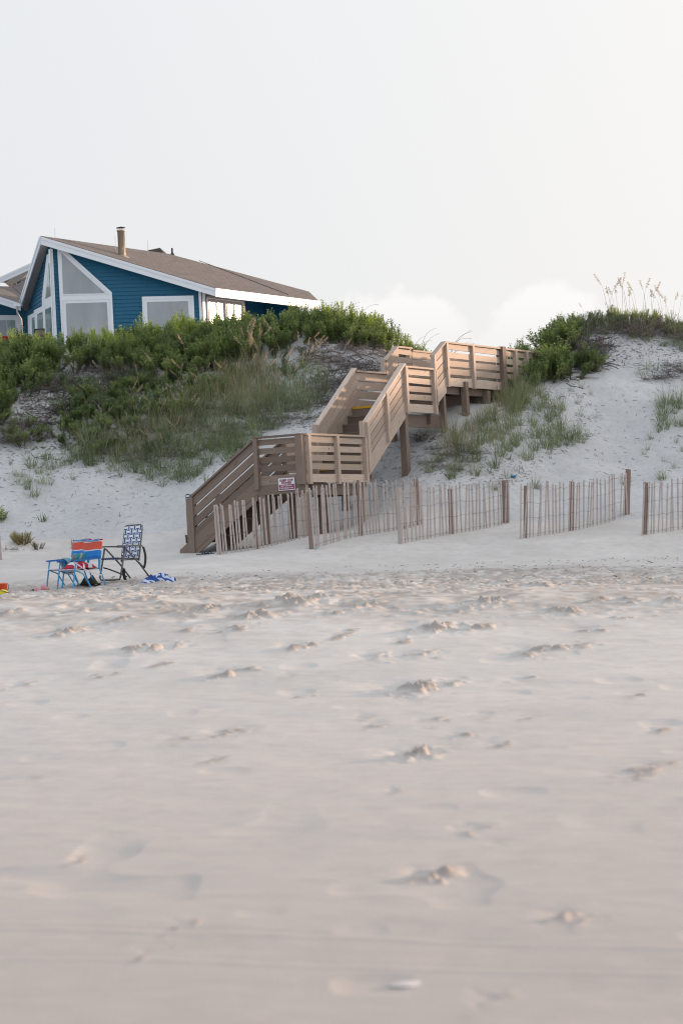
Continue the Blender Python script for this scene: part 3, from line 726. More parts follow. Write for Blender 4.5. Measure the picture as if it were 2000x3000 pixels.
q = P(1, 1622, 46.5); q.z = gz(q.x, q.y); mb = MB(); mb.beam(q - Vector((0, 0, .3)), q + Vector((-.03, 0, .9)), .07, .05); o = mb.build('fence_stake', M['picket'])
tag(o, 'lone wooden stake at the left edge beside the yellow bush', 'stake')

# ------------------------------------------------------------------ the blue house
def build_house():
    U = Vector((.52, .854, 0)); DR = Vector((.9835, .181, 0)); DL = Vector((-.286, .958, 0)); ZB = 6.3
    A = P(120, 695, 83.3); B = A + DR * 5.95; B.z = A.z - 1.97; Lp = A + DL * 5.0; Lp.z = A.z - 1.70
    def ray_plane(px, py, p0, n):
        u, v = lev(px, py); dr = Vector((u, 1, v)); o = Vector((0, 0, EYE)); s = (p0 - o).dot(n) / dr.dot(n); return o + dr * s
    nR = U.cross(B - A).normalized(); nR = nR if nR.z > 0 else -nR
    nL = U.cross(Lp - A).normalized(); nL = nL if nL.z > 0 else -nL
    def zR(p): return A.z - (nR.x * (p.x - A.x) + nR.y * (p.y - A.y)) / nR.z
    def zL(p): return A.z - (nL.x * (p.x - A.x) + nL.y * (p.y - A.y)) / nL.z
    Cc = B + U * 6.85; Rr = A + U * 7.6; D = ray_plane(905, 858, A, nR)
    W0 = A + U * .45; W1 = W0 + DR * 5.16; W2 = W0 + DL * 5.17
    root = empty('beach_house', (W0.x, W0.y, 7.0), 'teal blue clapboard house with white trimmed gable windows above the left dune', 'house')
    nWR = Vector((DR.y, -DR.x, 0)); nWL = Vector((-.958, -.286, 0)); nS = Vector((.854, -.52, 0))
    # roof
    def roofpoly(mb, pts, along, n, t=.05):
        up = n.cross(along).normalized(); 
        uv = [(p.dot(along), p.dot(up)) for p in pts]
        mb.poly(pts, uv); low = [p - n * t for p in pts]; mb.poly(low[::-1], uv[::-1])
        for i in range(len(pts)):
            j = (i + 1) % len(pts); mb.poly([pts[i], low[i], low[j], pts[j]], [(0, 0), (0, .05), (.3, .05), (.3, 0)])
    mb = MB(); lift = Vector((0, 0, .05))
    roofpoly(mb, [p + lift for p in (A, B, Cc, D, Rr)], U, nR); rf = mb.build('roof', M['roof'], root)
    mb = MB(); L2 = Lp + U * 8; roofpoly(mb, [p + lift for p in (A, Rr, L2, Lp)], U, nL); mb.build('roof_slope', M['roof'], rf)
    # hip cap and small rear peak
    mb = MB(); h0 = ray_plane(583, 768, A, nR); h1 = ray_plane(845, 868, A, nR); mb.tube([h0 + lift * 1.2, h0.lerp(h1, .5) + lift * 1.35, h1 + lift * 1.2], .012, 6); mb.build('hip_cap', M['roof'], rf)
    mb = MB(); p0, p1, p2 = P(433, 733, 91.2), P(469, 726, 91.4), P(486, 741, 91.6); mb.ext([p0 - Vector((0, 0, .2)), p2 - Vector((0, 0, .2)), p2, p1, p0], Vector((0, 1, 0)), 1.5); mb.build('rear_peak', M['roof'], rf)
    # fascia
    def fascia(p, q, n, hgt=.25, name='fascia'):
        z = Vector((0, 0, 1)); mb = MB()
        mb.plank(p + z * .02, q + z * .02, hgt * .36, .055, n); mb.plank(p - z * (hgt * .36 - .02), q - z * (hgt * .36 - .02), hgt * .66, .035, n); mb.build(name, M['white'], root)
    fascia(A, B, nWR, .27); fascia(A, Lp, nWL, .26); fascia(B + nWR * .03, Cc, nS, .29)
    # soffits
    mb = MB(); dz = Vector((0, 0, -.2)); 
    W0r = Vector((W0.x, W0.y, zR(W0))); W1r = Vector((W1.x, W1.y, zR(W1))); W2r = Vector((W2.x, W2.y, zL(W2)))
    S1 = W1 + U * 6.6; S1r = Vector((S1.x, S1.y, zR(S1)))
    for quad in ([A, B, W1r, W0r], [A, W0r, W2r, Lp], [B, Cc, S1r, W1r]):
        mb.poly([p + dz for p in quad])
    mb.build('soffit', M['soffit'], root)
    # walls: lapped clapboards clipped to the wall outline
    def clip(poly, z0, z1):
        def cut(pl, zc, keep_above):
            out = []
            for i in range(len(pl)):
                a, b_ = pl[i], pl[(i + 1) % len(pl)]; ia = (a[1] >= zc) == keep_above or a[1] == zc; ib = (b_[1] >= zc) == keep_above or b_[1] == zc
                if ia: out.append(a)
                if ia != ib:
                    t = (zc - a[1]) / (b_[1] - a[1]) if b_[1] != a[1] else 0; out.append((a[0] + (b_[0] - a[0]) * t, zc))
            return out
        p = cut(poly, z0, True); return cut(p, z1, False) if len(p) > 2 else []
    def wall(o, d, n, poly, m, name='wall', course=.135):
        mb = MB(); z = min(p[1] for p in poly); zt = max(p[1] for p in poly)
        mb.ext([o + d * s - n * .02 + Vector((0, 0, zz - o.z)) for s, zz in poly], -n, .12)
        while z < zt:
            c_ = clip(poly, z, min(z + course, zt))
            if len(c_) > 2:
                pts3 = []
                for s, zz in c_: f = 1 - (zz - z) / course; pts3.append(o + d * s + n * (.004 + .026 * f) + Vector((0, 0, zz - o.z)))
                mb.poly(pts3)
                lo = [p for p, (s, zz) in zip(pts3, c_) if abs(zz - z) < 1e-4]
                if len(lo) >= 2:
                    lo.sort(key=lambda p: (p - o).dot(d)); mb.poly([lo[0], lo[-1], lo[-1] - n * .03, lo[0] - n * .03])
            z += course
        return mb.build(name, m, root)
    wr = wall(Vector((W0.x, W0.y, 0)), DR, nWR, [(0, ZB), (5.16, ZB), (5.16, zR(W1) - .1), (0, zR(W0) - .1)], M['siding'])
    wl = wall(Vector((W0.x, W0.y, 0)), DL, nWL, [(0, ZB), (5.17, ZB), (5.17, zL(W2) - .1), (0, zL(W0) - .1)], M['siding'])
    zt_ = zR(W1) - .1
    ws = wall(Vector((W1.x, W1.y, 0)), U, nS, [(0, ZB), (2.75, ZB), (2.75, zt_), (0, zt_)], M['sidingdark'])
    rc = W1 + U * 2.75 - nS * 1.6; wall(Vector((rc.x, rc.y, 0)), U, nS, [(0, ZB), (3.85, ZB), (3.85, zt_ + .3), (0, zt_ + .3)], M['siding'])
    rd = W1 + U * 6.5 - nS * 1.7; wall(Vector((rd.x, rd.y, 0)), nS, -U, [(0, ZB), (1.7, ZB), (1.7, zt_), (0, zt_ + .3)], M['siding'])  # return wall added to keep the low sun out of the recess
    re_ = W1 + U * 2.74 - nS * 1.6; wall(Vector((re_.x, re_.y, 0)), nS, U, [(0, ZB), (1.6, ZB), (1.6, zt_), (0, zt_ + .3)], M['siding'])
    # pixel-measured shapes on a wall
    def shape(pix, o, d, n, off, t, m, name, parent):
        base = Vector((o.x, o.y, 0)) + n * off; pts = [on_plane(x, y, (base.x, base.y), (d.x, d.y)) for x, y in pix]
        mb = MB(); mb.ext(pts, n, t); return mb.build(name, m, parent)
    def line(pix, o, d, n, off, w, t, m, name, parent):
        base = Vector((o.x, o.y, 0)) + n * off; pts = [on_plane(x, y, (base.x, base.y), (d.x, d.y)) for x, y in pix]; mb = MB()
        for i in range(len(pts) - 1): mb.beam(pts[i], pts[i + 1], t, w, up=n)
        return mb.build(name, m, parent)
    # right face
    fr = shape([(168, 729), (200, 741), (328, 857), (336, 1014), (183, 1014)], W0, DR, nWR, .035, .05, M['white'], 'window', root)
    shape([(181, 743), (186.5, 861), (309, 858.5)], W0, DR, nWR, .09, .006, M['glass'], 'pane', fr)
    shape([(193.5, 889), (313.6, 885.5), (320, 1012), (199, 1012)], W0, DR, nWR, .09, .006, M['glass'], 'pane', fr)
    line([(184, 880), (322, 876)], W0, DR, nWR, .088, .03, .02, M['white'], 'sash', fr)
    line([(189, 1012), (184.5, 881)], W0, DR, nWR, .088, .03, .02, M['white'], 'sash', fr); line([(321.5, 878), (328, 1012)], W0, DR, nWR, .088, .03, .02, M['white'], 'sash', fr)
    line([(184, 865), (321, 861), (193, 741)], W0, DR, nWR, .088, .03, .02, M['white'], 'sash', fr)
    f2 = shape([(415.7, 869.6), (566.8, 866.2), (573, 1000), (421, 1005)], W0, DR, nWR, .035, .05, M['white'], 'window', root)
    shape([(431.6, 885), (551, 882), (557, 1000), (436, 1003)], W0, DR, nWR, .09, .006, M['glass'], 'pane', f2)
    line([(424, 1000), (421, 877.5), (561, 874), (567, 998)], W0, DR, nWR, .088, .025, .018, M['white'], 'sash', f2)
    shape([(147.5, 728), (155, 729.5), (169, 1014), (159, 1014)], W0, DR, nWR, .035, .03, M['white'], 'corner_board', root)
    shape([(581, 852), (588.5, 855), (596, 990), (588, 990)], W0, DR, nWR, .035, .03, M['white'], 'corner_board', root)
    # left face
    o = W0
    shape([(146, 730), (147.3, 730), (158.5, 1010), (156, 1010)], o, DL, nWL, .035, .04, M['white'], 'corner_board', root)
    f3 = shape([(141.5, 747), (146.5, 744), (151, 868), (127, 878)], o, DL, nWL, .035, .05, M['white'], 'window', root)
    shape([(143.8, 768), (148.5, 867), (134, 875)], o, DL, nWL, .09, .006, M['glassgreen'], 'pane', f3)
    f4 = shape([(85.5, 926), (103.5, 917), (103.8, 909), (127.5, 897), (127, 878), (151, 868), (156.5, 1005), (87.5, 1005)], o, DL, nWL, .037, .045, M['white'], 'window', root)
    for pn in ([(133.3, 907), (149.5, 899), (153, 990), (136, 992)], [(110, 921), (124.6, 913.6), (128, 990), (112, 992)], [(94.2, 932), (101, 928.8), (104, 990), (96, 990)]):
        shape(pn, o, DL, nWL, .09, .006, M['glassgreen'], 'pane', f4)
    # sunlit side
    o = W1
    shape([(591.5, 857), (599, 858), (605, 985), (596, 985)], o, U, nS, .035, .03, M['white'], 'corner_board', root)
    f5 = shape([(604, 867), (713.7, 880), (719, 985), (610, 985)], o, U, nS, .035, .05, M['eave'], 'window', root)
    line([(611, 985), (606.5, 873), (711, 885), (716, 985)], o, U, nS, .088, .045, .02, M['white'], 'sash', f5)
    for (x0, x1) in ((612, 629.5), (636, 651.5), (665.5, 681.5), (688.5, 704)):
        y0 = 881 + (x0 - 612) * .115; y1 = 881 + (x1 - 612) * .115
        shape([(x0, y0), (x1, y1), (x1 + 4.5, 985), (x0 + 4.5, 985)], o, U, nS, .09, .006, M['blind'], 'pane', f5)
    for xm in (632, 658, 684.5): 
        ym = 880 + (xm - 612) * .115; line([(xm, ym), (xm + 4.5, 985)], o, U, nS, .088, .04 if xm != 658 else .09, .02, M['white'], 'sash', f5)
    # flue pipe, vents, lightning rods
    g = ray_plane(358.5, 752, A, nR); mb = MB(); H = 81 / F * g.y
    mb.lathe(g - Vector((0, 0, .15)), [(.13, 0), (.13, H + .07), (.15, H + .07), (.15, H + .12), (.12, H + .12)], 20); fl = mb.build('flue', M['metalpipe'], root, True)
    mb = MB(); mb.lathe(g + Vector((0, 0, H + .04)), [(.0, .0), (.165, .0), (.165, .015), (.02, .05)], 20); mb.build('flue_cap', M['black'], fl, True)
    mb = MB(); mb.lathe(g + Vector((0, 0, -.1)), [(.30, -.02), (.28, .03), (.14, .14)], 20); mb.build('flashing', M['metalpipe'], fl, True)
    for an in range(4):
        mb = MB(); q = g + Vector((.12 * math.cos(an * 1.57), .12 * math.sin(an * 1.57), H - .04)); mb.tube([q, q + Vector((0, 0, .09))], .008, 4); mb.build('cap_strut', M['metalpipe'], fl)
    for (px, p0, p1, m_) in ((162.5, 697, 667, 'steel'), (434, 733, 704, 'steel'), (339, 721, 692, 'steel')):
        b_ = P(px, p0, 86); t_ = P(px - 1.2, p1, 86); mb = MB(); mb.tube([b_ - Vector((0, 0, .15)), t_], .007, 5); mb.build('lightning_rod', M[m_], root)
    g = ray_plane(505, 744, A, nR); mb = MB(); mb.lathe(g - Vector((0, 0, .05)), [(.10, 0), (.05, .08), (.035, .1), (.035, .27), (.03, .27)], 12); mb.build('vent_pipe', M['black'], root, True)
    # left wing: roof, fascia, walls and windows
    p0, p1 = P(-60, 852, 87.6), P(61, 891, 87.6); m0 = P(-60, 836, 92.5); m1 = P(36, 839.5, 92.5); m2 = P(47, 835, 92.6); p2 = P(63, 862, 90.2)
    mb = MB(); nrm = (p1 - p0).cross(m1 - p0).normalized(); nrm = nrm if nrm.z > 0 else -nrm; al = (m1 - m0).normalized()
    roofpoly(mb, [p0, p1, p2 - Vector((0, 0, .0)), m1, m0], al, nrm); wrf = mb.build('wing_roof', M['roof'], root)
    mb = MB(); nv = (p2 - m1).cross(m2 - m1).normalized(); nv = nv if nv.z > 0 else -nv; e2 = P(84, 812, 92.8)
    roofpoly(mb, [m1 + nv * .02, p2 + nv * .02, P(72, 861, 90.5), e2, m2], (e2 - m2).normalized(), nv); mb.build('roof_slope', M['roof'], wrf)
    for (q0, q1) in ((p0, p1),):
        mb = MB(); n = Vector((0, -1, 0)); z = Vector((0, 0, 1)); mb.plank(q0 + z * .02, q1 + z * .02, .09, .05, n); mb.plank(q0 - z * .07, q1 - z * .07, .17, .03, n); mb.build('fascia', M['white'], root)
    xw = Vector((1, 0, 0)); nf = Vector((0, -1, 0)); wo_ = P(-60, 900, 89.2)
    w_a = P(-60, 890, 89.2); w_b = P(84, 890, 89.2)
    wall(Vector((w_a.x, 89.2, 0)), xw, nf, [(0, ZB), (w_b.x - w_a.x, ZB), (w_b.x - w_a.x, w_b.z - .05), (0, P(-60, 875, 89.2).z)], M['siding'])
    mb = MB(); mb.poly([p0 - Vector((0, 0, .22)), p1 - Vector((0, 0, .22)), P(84, 905, 89.2), P(-60, 872, 89.2)]); mb.build('soffit', M['soffit'], root)
    f6 = shape([(-40, 923), (51, 924), (66, 938), (70, 1010), (-40, 1010)], Vector((0, 89.2, 0)), xw, nf, .035, .05, M['white'], 'window', root)
    shape([(-40, 938), (19, 938), (22, 1010), (-40, 1010)], Vector((0, 89.2, 0)), xw, nf, .09, .006, M['glass'], 'pane', f6)
    shape([(22, 938), (44.5, 938), (47.5, 1010), (25, 1010)], Vector((0, 89.2, 0)), xw, nf, .09, .006, M['glassgreen'], 'pane', f6)
    mb = MB(); mb.tube([P(48, 893, 87.5), P(50, 903, 87.5), P(53, 920, 88.9), P(63, 936, 89.0), P(67, 1005, 89.0)], .035, 8); mb.build('downspout', M['white'], root, True)
    mb = MB(); mb.beam(P(44, 892, 87.4), P(64, 893.5, 87.2), .10, .09); mb.build('gutter', M['white'], root)
    # rear gable beyond
    g0, g1 = P(-2, 815, 97), P(110, 764, 97); z = Vector((0, 0, 1)); n = Vector((0, -1, 0))
    mb = MB(); mb.plank(g0 + z * .02, g1 + z * .02, .09, .05, n); mb.plank(g0 - z * .07, g1 - z * .07, .15, .03, n); mb.build('fascia', M['white'], root)
    mb = MB(); bk = Vector((2.4, 6, .0)); up_ = (g1 - g0).cross(Vector((0, 6, 0))); roofpoly(mb, [g0 + z * .03, g1 + z * .03, g1 + Vector((0, 6, 0)) + z * .03, g0 + Vector((0, 6, 0)) + z * .03], Vector((0, 1, 0)), Vector((-.4, 0, .9)).normalized()); mb.build('rear_roof', M['roof'], root)
    mb = MB(); mb.poly([g0 - z * .2, g1 - z * .2, P(110, 800, 98.6), P(44, 832, 98.6), P(8, 828, 98.6)]); mb.build('soffit', M['soffit'], root)
    a1, a2 = P(44, 890, 98.6), P(130, 890, 98.6)
    wall(Vector((a1.x, 98.6, 0)), xw, nf, [(0, ZB), (a2.x - a1.x, ZB), (a2.x - a1.x, P(130, 790, 98.6).z), (0, P(44, 826, 98.6).z)], M['sidingdark'])
    f7 = shape([(48, 812), (63, 811), (64, 833), (49, 834)], Vector((0, 98.6, 0)), xw, nf, .035, .05, M['white'], 'window', root)
    shape([(50.5, 818), (61.5, 816), (62.5, 830), (51.5, 832)], Vector((0, 98.6, 0)), xw, nf, .09, .006, M['dark'], 'pane', f7)
    # deck in front of the left face
    dk = MB(); q0, q1 = P(-40, 1003, 82.6), P(152, 981, 82.6)
    dk.beam(q0, q1, .14, .05); dr_ = dk.build('deck_rail', M['deckpaint'], root)
    mb = MB(); mb.plank(q0 - Vector((0, 0, .05)), q1 - Vector((0, 0, .05)), .28, .03, (0, -1)); mb.build('rail_board', M['navyrail'], dr_)
    for t in (.0, .33, .66, .99):
        mb = MB(); q = q0.lerp(q1, t); mb.beam(Vector((q.x, q.y + .06, 6.2)), Vector((q.x, q.y + .06, q.z - .02)), .09, .09); mb.build('post', M['navyrail'], dr_)
    mb = MB(); mb.box8([Vector(v) for v in ((-14, 82.7, 8.1), (-9.8, 82.7, 8.1), (-9.8, 89, 8.1), (-14, 89, 8.1), (-14, 82.7, 8.2), (-9.8, 82.7, 8.2), (-9.8, 89, 8.2), (-14, 89, 8.2))], 4); mb.build('deck', M['tread'], root)
    # chairs standing on the deck
    def deck_chair(px, ptop, Y, fab, frm, label, w=.5):
        tp = P(px, ptop, Y); z0 = 8.2; c = Vector((tp.x, Y, z0)); r_ = empty('deck_chair', c, label, 'chair')
        ht = tp.z - z0; dx = Vector((1, .15, 0)).normalized() * w / 2; bk = Vector((.12, -.05, 0))
        mb = MB(); mb.ext([c - dx + Vector((0, 0, .42)), c + dx + Vector((0, 0, .42)), c + dx + bk + Vector((0, 0, ht)), c - dx + bk + Vector((0, 0, ht))], Vector((0, 1, 0)), .03); mb.build('backrest', fab, r_)
        mb = MB(); f_ = Vector((-.1, .5, 0)); mb.ext([c - dx + Vector((0, 0, .42)), c + dx + Vector((0, 0, .42)), c + dx + f_ + Vector((0, 0, .44)), c - dx + f_ + Vector((0, 0, .44))], Vector((0, 0, 1)), .03); mb.build('seat', fab, r_)
        for s in (-1, 1):
            mb = MB(); mb.tube([c + dx * s + Vector((0, 0, 0)), c + dx * s + Vector((0, 0, .42)), c + dx * s + bk + Vector((0, 0, ht + .01))], .018, 6); mb.build('back_frame', frm, r_)
            mb = MB(); mb.tube([c + dx * s + f_, c + dx * s + f_ + Vector((0, 0, .45))], .016, 6); mb.build('leg', frm, r_)
        mb = MB(); mb.tube([c - dx + bk + Vector((0, 0, ht)), c + dx + bk + Vector((0, 0, ht))], .018, 6); mb.build('back_frame', frm, r_)
    deck_chair(107, 965, 84.2, m_plain('tan_mesh_fabric', (.22, .19, .15), .8), M['black'], 'tan mesh deck chair in front of the prow window', .34)
    deck_chair(8, 987, 84.2, m_plain('red_plastic', (.30, .012, .018), .5), m_plain('red_frame', (.26, .015, .02), .5), 'dark red deck chair at the left edge of the house deck', .45)
build_house()

# ------------------------------------------------------------------ plants
def leaf_mesh(name, stems, m, m_stem=None, extra=None):
    """stems: list of (points, leaves[(pos, dir, normal, length, width)])"""
    mb = MB()
    for pts, lv in stems:
        for (p, d, n, l, w) in lv:
            s = d.cross(n).normalized() * (w / 2); tip = p + d * l; mid = p + d * (l * .45) + n * (l * .06)
            b = len(mb.v); mb.v += [tuple(p), tuple(mid + s), tuple(tip), tuple(mid - s)]; mb.face([b, b + 1, b + 2, b + 3])
    return mb
def rv(s=1): return Vector((random.gauss(0, 1), random.gauss(0, 1), random.gauss(0, 1))).normalized() * s
def make_shrub(idx, rad=.55, hgt=.62, n=70, leaf=.055, wid=.028, m=None, step=.030, lean=.5, name='dune_shrub', up=.35):
    """many leafy twigs in rounded heads of different height, leaves set all round each twig"""
    root = empty(name, (0, 0, 0)); mb = MB(); st = MB(); heads = []
    for k in range(max(3, n // 9)):
        a = random.random() * 6.283; r = rad * math.sqrt(random.random()) * .85; heads.append((math.cos(a) * r, math.sin(a) * r, hgt * (1 - .5 * (r / rad) ** 2) * random.uniform(.62, 1.12), random.uniform(.10, .17) * (rad / .5)))
    for i in range(n):
        hx, hy, hh, hr = heads[i % len(heads)]; a = random.random() * 6.283; q_ = math.sqrt(random.random()); tx, ty = hx + math.cos(a) * hr * q_, hy + math.sin(a) * hr * q_
        top = Vector((tx, ty, hh * (1 - .28 * q_ * q_) * random.uniform(.85, 1.1))); b = Vector((hx * .35, hy * .35, -.10)); ctrl = Vector((hx * .9, hy * .9, hh * .35)); k = max(4, int(hh / step)); prev = b; az_ = random.random() * 6; pts = [b]
        for j in range(1, k + 1):
            t = j / k; cur = b * (1 - t) ** 2 + ctrl * 2 * t * (1 - t) + top * t * t + rv(.006); prev = cur
            if j in (k // 2, k): pts.append(cur)
            if t < .22: continue
            for _ in range(2 if t > .55 else 1):
                az_ += 2.4 + random.gauss(0, .3); side = Vector((math.cos(az_), math.sin(az_), 0)); upf = up * (.4 + 1.2 * t)
                ld = (side * (1 - upf * .6) + Vector((0, 0, 1)) * upf + rv(.25)).normalized(); nn = (Vector((0, 0, 1)) - ld * ld.z + side * -.2 + rv(.25)).normalized()
                l = leaf * random.uniform(.65, 1.15) * (1.12 - .35 * t); s = ld.cross(nn).normalized() * (wid / 2 * l / leaf); p = cur; mid = p + ld * (l * .5) + nn * (l * .07); tip = p + ld * l - nn * (l * .12)
                q = len(mb.v); mb.v += [tuple(p), tuple(mid + s), tuple(tip), tuple(mid - s)]; mb.face([q, q + 1, q + 2, q + 3])
        st.tube(pts, .004, 3, .0018, False)
    mb.build('foliage', m or M['leaf'], root); st.build('stem', M['twig'], root); return root
def make_tuft(n=80, L=(.35, .65), w=.008, rad=.10, spread=.55, m=None, name='grass_tuft', droop=.7, base=None):
    mb = MB()
    for i in range(n):
        a = random.random() * 6.283; r = rad * math.sqrt(random.random()); b = Vector((math.cos(a) * r, math.sin(a) * r, -.04)); a2 = a + random.gauss(0, .9)
        tl = abs(random.gauss(0, spread)); h = Vector((math.cos(a2), math.sin(a2), 0)); d = (Vector((0, 0, 1)) + h * tl).normalized(); l = random.uniform(*L); seg = 4; p = b; ww = w * random.uniform(.7, 1.2)
        sd_ = Vector((-h.y, h.x, 0)) ; sd_ = (sd_ * math.cos(a) + h * math.sin(a)).normalized(); k0 = len(mb.v)
        for j in range(seg + 1):
            f = 1 - (j / seg) ** 1.6; 
            if j == seg: mb.v.append(tuple(p))
            else: mb.v += [tuple(p - sd_ * ww / 2 * f), tuple(p + sd_ * ww / 2 * f)]
            d = (d + (h * .22 - Vector((0, 0, .16))) * droop * (j + 1) / seg * (.4 + tl)).normalized(); p = p + d * (l / seg)
        for j in range(seg):
            if j == seg - 1: mb.face([k0 + 2 * j, k0 + 2 * j + 1, k0 + 2 * j + 2])
            else: mb.face([k0 + 2 * j, k0 + 2 * j + 1, k0 + 2 * j + 3, k0 + 2 * j + 2])
    return mb.build(name, m or M['grass'])
def make_oat(n=2, H=(.9, 1.25), lean=.35, name='sea_oats', head=.24, dense=16, dirx=1):
    root = empty(name, (0, 0, 0)); st = MB(); bl = MB(); hd = []
    for i in range(n):
        a = random.uniform(-.9, .9) + (0 if dirx > 0 else math.pi); h = Vector((math.cos(a), math.sin(a), 0)); d = (Vector((0, 0, 1)) + h * random.uniform(.03, lean)).normalized(); p = Vector((random.gauss(0, .05), random.gauss(0, .05), -.05)); l = random.uniform(*H); k = 9; pts = [Vector(p)]
        for j in range(k):
            bend = .02 if j < 6 else .12; d = (d + h * bend - Vector((0, 0, bend * .7 if j >= 6 else 0))).normalized(); p = p + d * (l / k); pts.append(Vector(p))
        st.tube(pts, .0045, 3, .002, False)
        mb = MB(); L_ = pts[-1] - pts[-3]
        for q in range(dense):
            t = q / dense; c = pts[-3].lerp(pts[-1], t) if t < .999 else pts[-1]
            for s_ in range(2):
                dr = (L_.normalized() * .45 + h * random.uniform(.0, .5) + Vector((random.gauss(0, .25), random.gauss(0, .25), -random.uniform(.2, .8)))).normalized(); lg = head * .28 * random.uniform(.5, 1.0) * (1 - .5 * abs(t - .4)); w = dr.cross(rv()).normalized() * .0065; m1 = c + dr * lg * .55
                b = len(mb.v); mb.v += [tuple(c), tuple(m1 + w), tuple(c + dr * lg), tuple(m1 - w)]; mb.face([b, b + 1, b + 2, b + 3])
        hd.append(mb)
    st.build('stem', M['stemdry'], root)
    for mb in hd: mb.build('seed_head', M['oat'], root)
    return root
def make_brush(n=55, rad=.45, hgt=.28, m=None, name='dead_brush', r=.006):
    mb = MB()
    for i in range(n):
        a = random.random() * 6.283; q = rad * math.sqrt(random.random()); p = Vector((math.cos(a) * q * .7, math.sin(a) * q * .7, random.uniform(-.03, .03))); d = Vector((random.gauss(0, 1), random.gauss(0, 1), abs(random.gauss(0, .55)))).normalized(); pts = [Vector(p)]; l = random.uniform(.15, .5) * rad / .45
        for j in range(5):
            d = (d + rv(.45) - Vector((0, 0, .10 if p.z > hgt * .6 else -.02))).normalized(); p = p + d * l / 5; pts.append(Vector(p))
        mb.tube(pts, r, 3, r * .45, False)
    return mb.build(name, m or M['twig'])

def inpoly(x, y, poly):
    c = False; j = len(poly) - 1
    for i in range(len(poly)):
        if (poly[i][1] > y) != (poly[j][1] > y) and x < (poly[j][0] - poly[i][0]) * (y - poly[i][1]) / (poly[j][1] - poly[i][1]) + poly[i][0]: c = not c
        j = i
    return c
def scatter(poly, n, mind):
    xs = [p[0] for p in poly]; ys = [p[1] for p in poly]; cand = []
    for _ in range(n * 30):
        x, y = random.uniform(min(xs), max(xs)), random.uniform(min(ys), max(ys))
        if inpoly(x, y, poly): cand.append((x, y))
        if len(cand) > n * 6: break
    hs = hits(cand); out = []
    for h in hs:
        if h is None or h.y > 64: continue
        if all((h.x - o.x) ** 2 + (h.y - o.y) ** 2 > mind * mind for o in out): out.append(h)
        if len(out) >= n: break
    if out:
        z = gzs([o.x for o in out], [o.y for o in out])
        for o, zz in zip(out, z): o.z = zz
    return out
used = set()
def place(proto, p, label, cat, group=None, s=1.0, sz=None, rz=None, tilt=0):
    o = proto if proto.name not in used else copy_tree(proto)
    used.add(proto.name if o is proto else o.name)
    o.location = p; o.scale = (s, s, sz or s); o.rotation_euler = (random.gauss(0, .05) + tilt, random.gauss(0, .05), rz if rz is not None else random.random() * 6.28)
    tag(o, label, cat, group); return o

SH = [make_shrub(i, random.uniform(.5, .62), random.uniform(.55, .7), 72, .070, .040) for i in range(5)]
SHT = [make_shrub(i, .5, random.uniform(.62, .82), 52, .074, .032, M['leaftop'], .034, .35, up=.5) for i in range(4)]
SHG = [make_shrub(i, .48, .40, 60, .054, .030, M['leafblue'], .028, .5, name='low_shrub') for i in range(3)]
TU = [make_tuft(72, (.28, .62), .010, .12, .6) for i in range(4)]
TUS = [make_tuft(26, (.18, .38), .008, .05, .8, name='thin_grass_tuft') for i in range(3)]
TUD = [make_tuft(46, (.35, .75), .007, .12, .42, M['grassdry'], name='dry_grass_tuft', droop=.5) for i in range(3)]
TUL = [make_tuft(110, (.3, .6), .008, .22, 1.0, M['grass'], droop=1.0, name='matted_grass_tuft') for i in range(2)]
OA = [make_oat(1), make_oat(2), make_oat(2, (.7, 1.0), .5)]; OAT = [make_oat(1, (1.0, 1.4), .25, head=.30, dense=18), make_oat(2, (.95, 1.35), .25, head=.30, dense=18)]
BR = [make_brush(120, .5, .24), make_brush(140, .6, .2), make_brush(95, .42, .34)]
SPR = [make_shrub(i, .10, .34, 5, .05, .016, M['leaftop'], .026, .6, name='leafy_sprig', up=.6) for i in range(2)]

def many(protos, poly, n, mind, label, cat, group, s=(.8, 1.2), sz=None):
    for p in scatter(poly, n, mind):
        q = random.uniform(*s); place(random.choice(protos), p, label, cat, group, q, q * (random.uniform(*sz) if sz else 1))
# --- left dune: shrub mass along the crest
CREST = [(-30, 1042), (150, 1056), (300, 1040), (420, 1015), (560, 1000), (700, 955), (850, 940), (1000, 945), (1120, 960), (1230, 990), (1300, 1015), (1300, 1035), (1150, 1022), (1010, 1010), (880, 1005), (800, 1030), (720, 1050), (640, 1080), (520, 1100), (350, 1085), (170, 1085), (120, 1120), (70, 1180), (-30, 1250)]
many(SH, CREST, 135, .30, 'leafy green shrub in the dense band along the crest of the left dune', 'shrub', 'shrubs along the crest of the left dune', (.8, 1.2))
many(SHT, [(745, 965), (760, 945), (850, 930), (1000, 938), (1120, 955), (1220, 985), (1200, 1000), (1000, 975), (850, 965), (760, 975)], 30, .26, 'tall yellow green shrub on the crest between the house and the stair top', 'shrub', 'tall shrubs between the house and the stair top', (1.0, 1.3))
many(SHT, [(-30, 1018), (200, 1028), (420, 1005), (580, 985), (700, 945), (850, 930), (1000, 935), (1120, 950), (1230, 978), (1300, 1005), (1300, 1020), (1150, 998), (1000, 965), (850, 955), (700, 975), (580, 1010), (420, 1035), (200, 1048), (-30, 1045)], 52, .36, 'yellow green sunlit shrub standing up against the sky or house on the left crest', 'shrub', 'young shrubs on the left crest', (.7, 1.08))
many(SPR, [(620, 985), (850, 950), (1000, 955), (1180, 980), (1300, 1015), (1300, 1035), (1000, 985), (700, 990)], 26, .2, 'single leafy sprig poking out of the left crest', 'plant', 'sprigs on the left crest', (.9, 1.5))
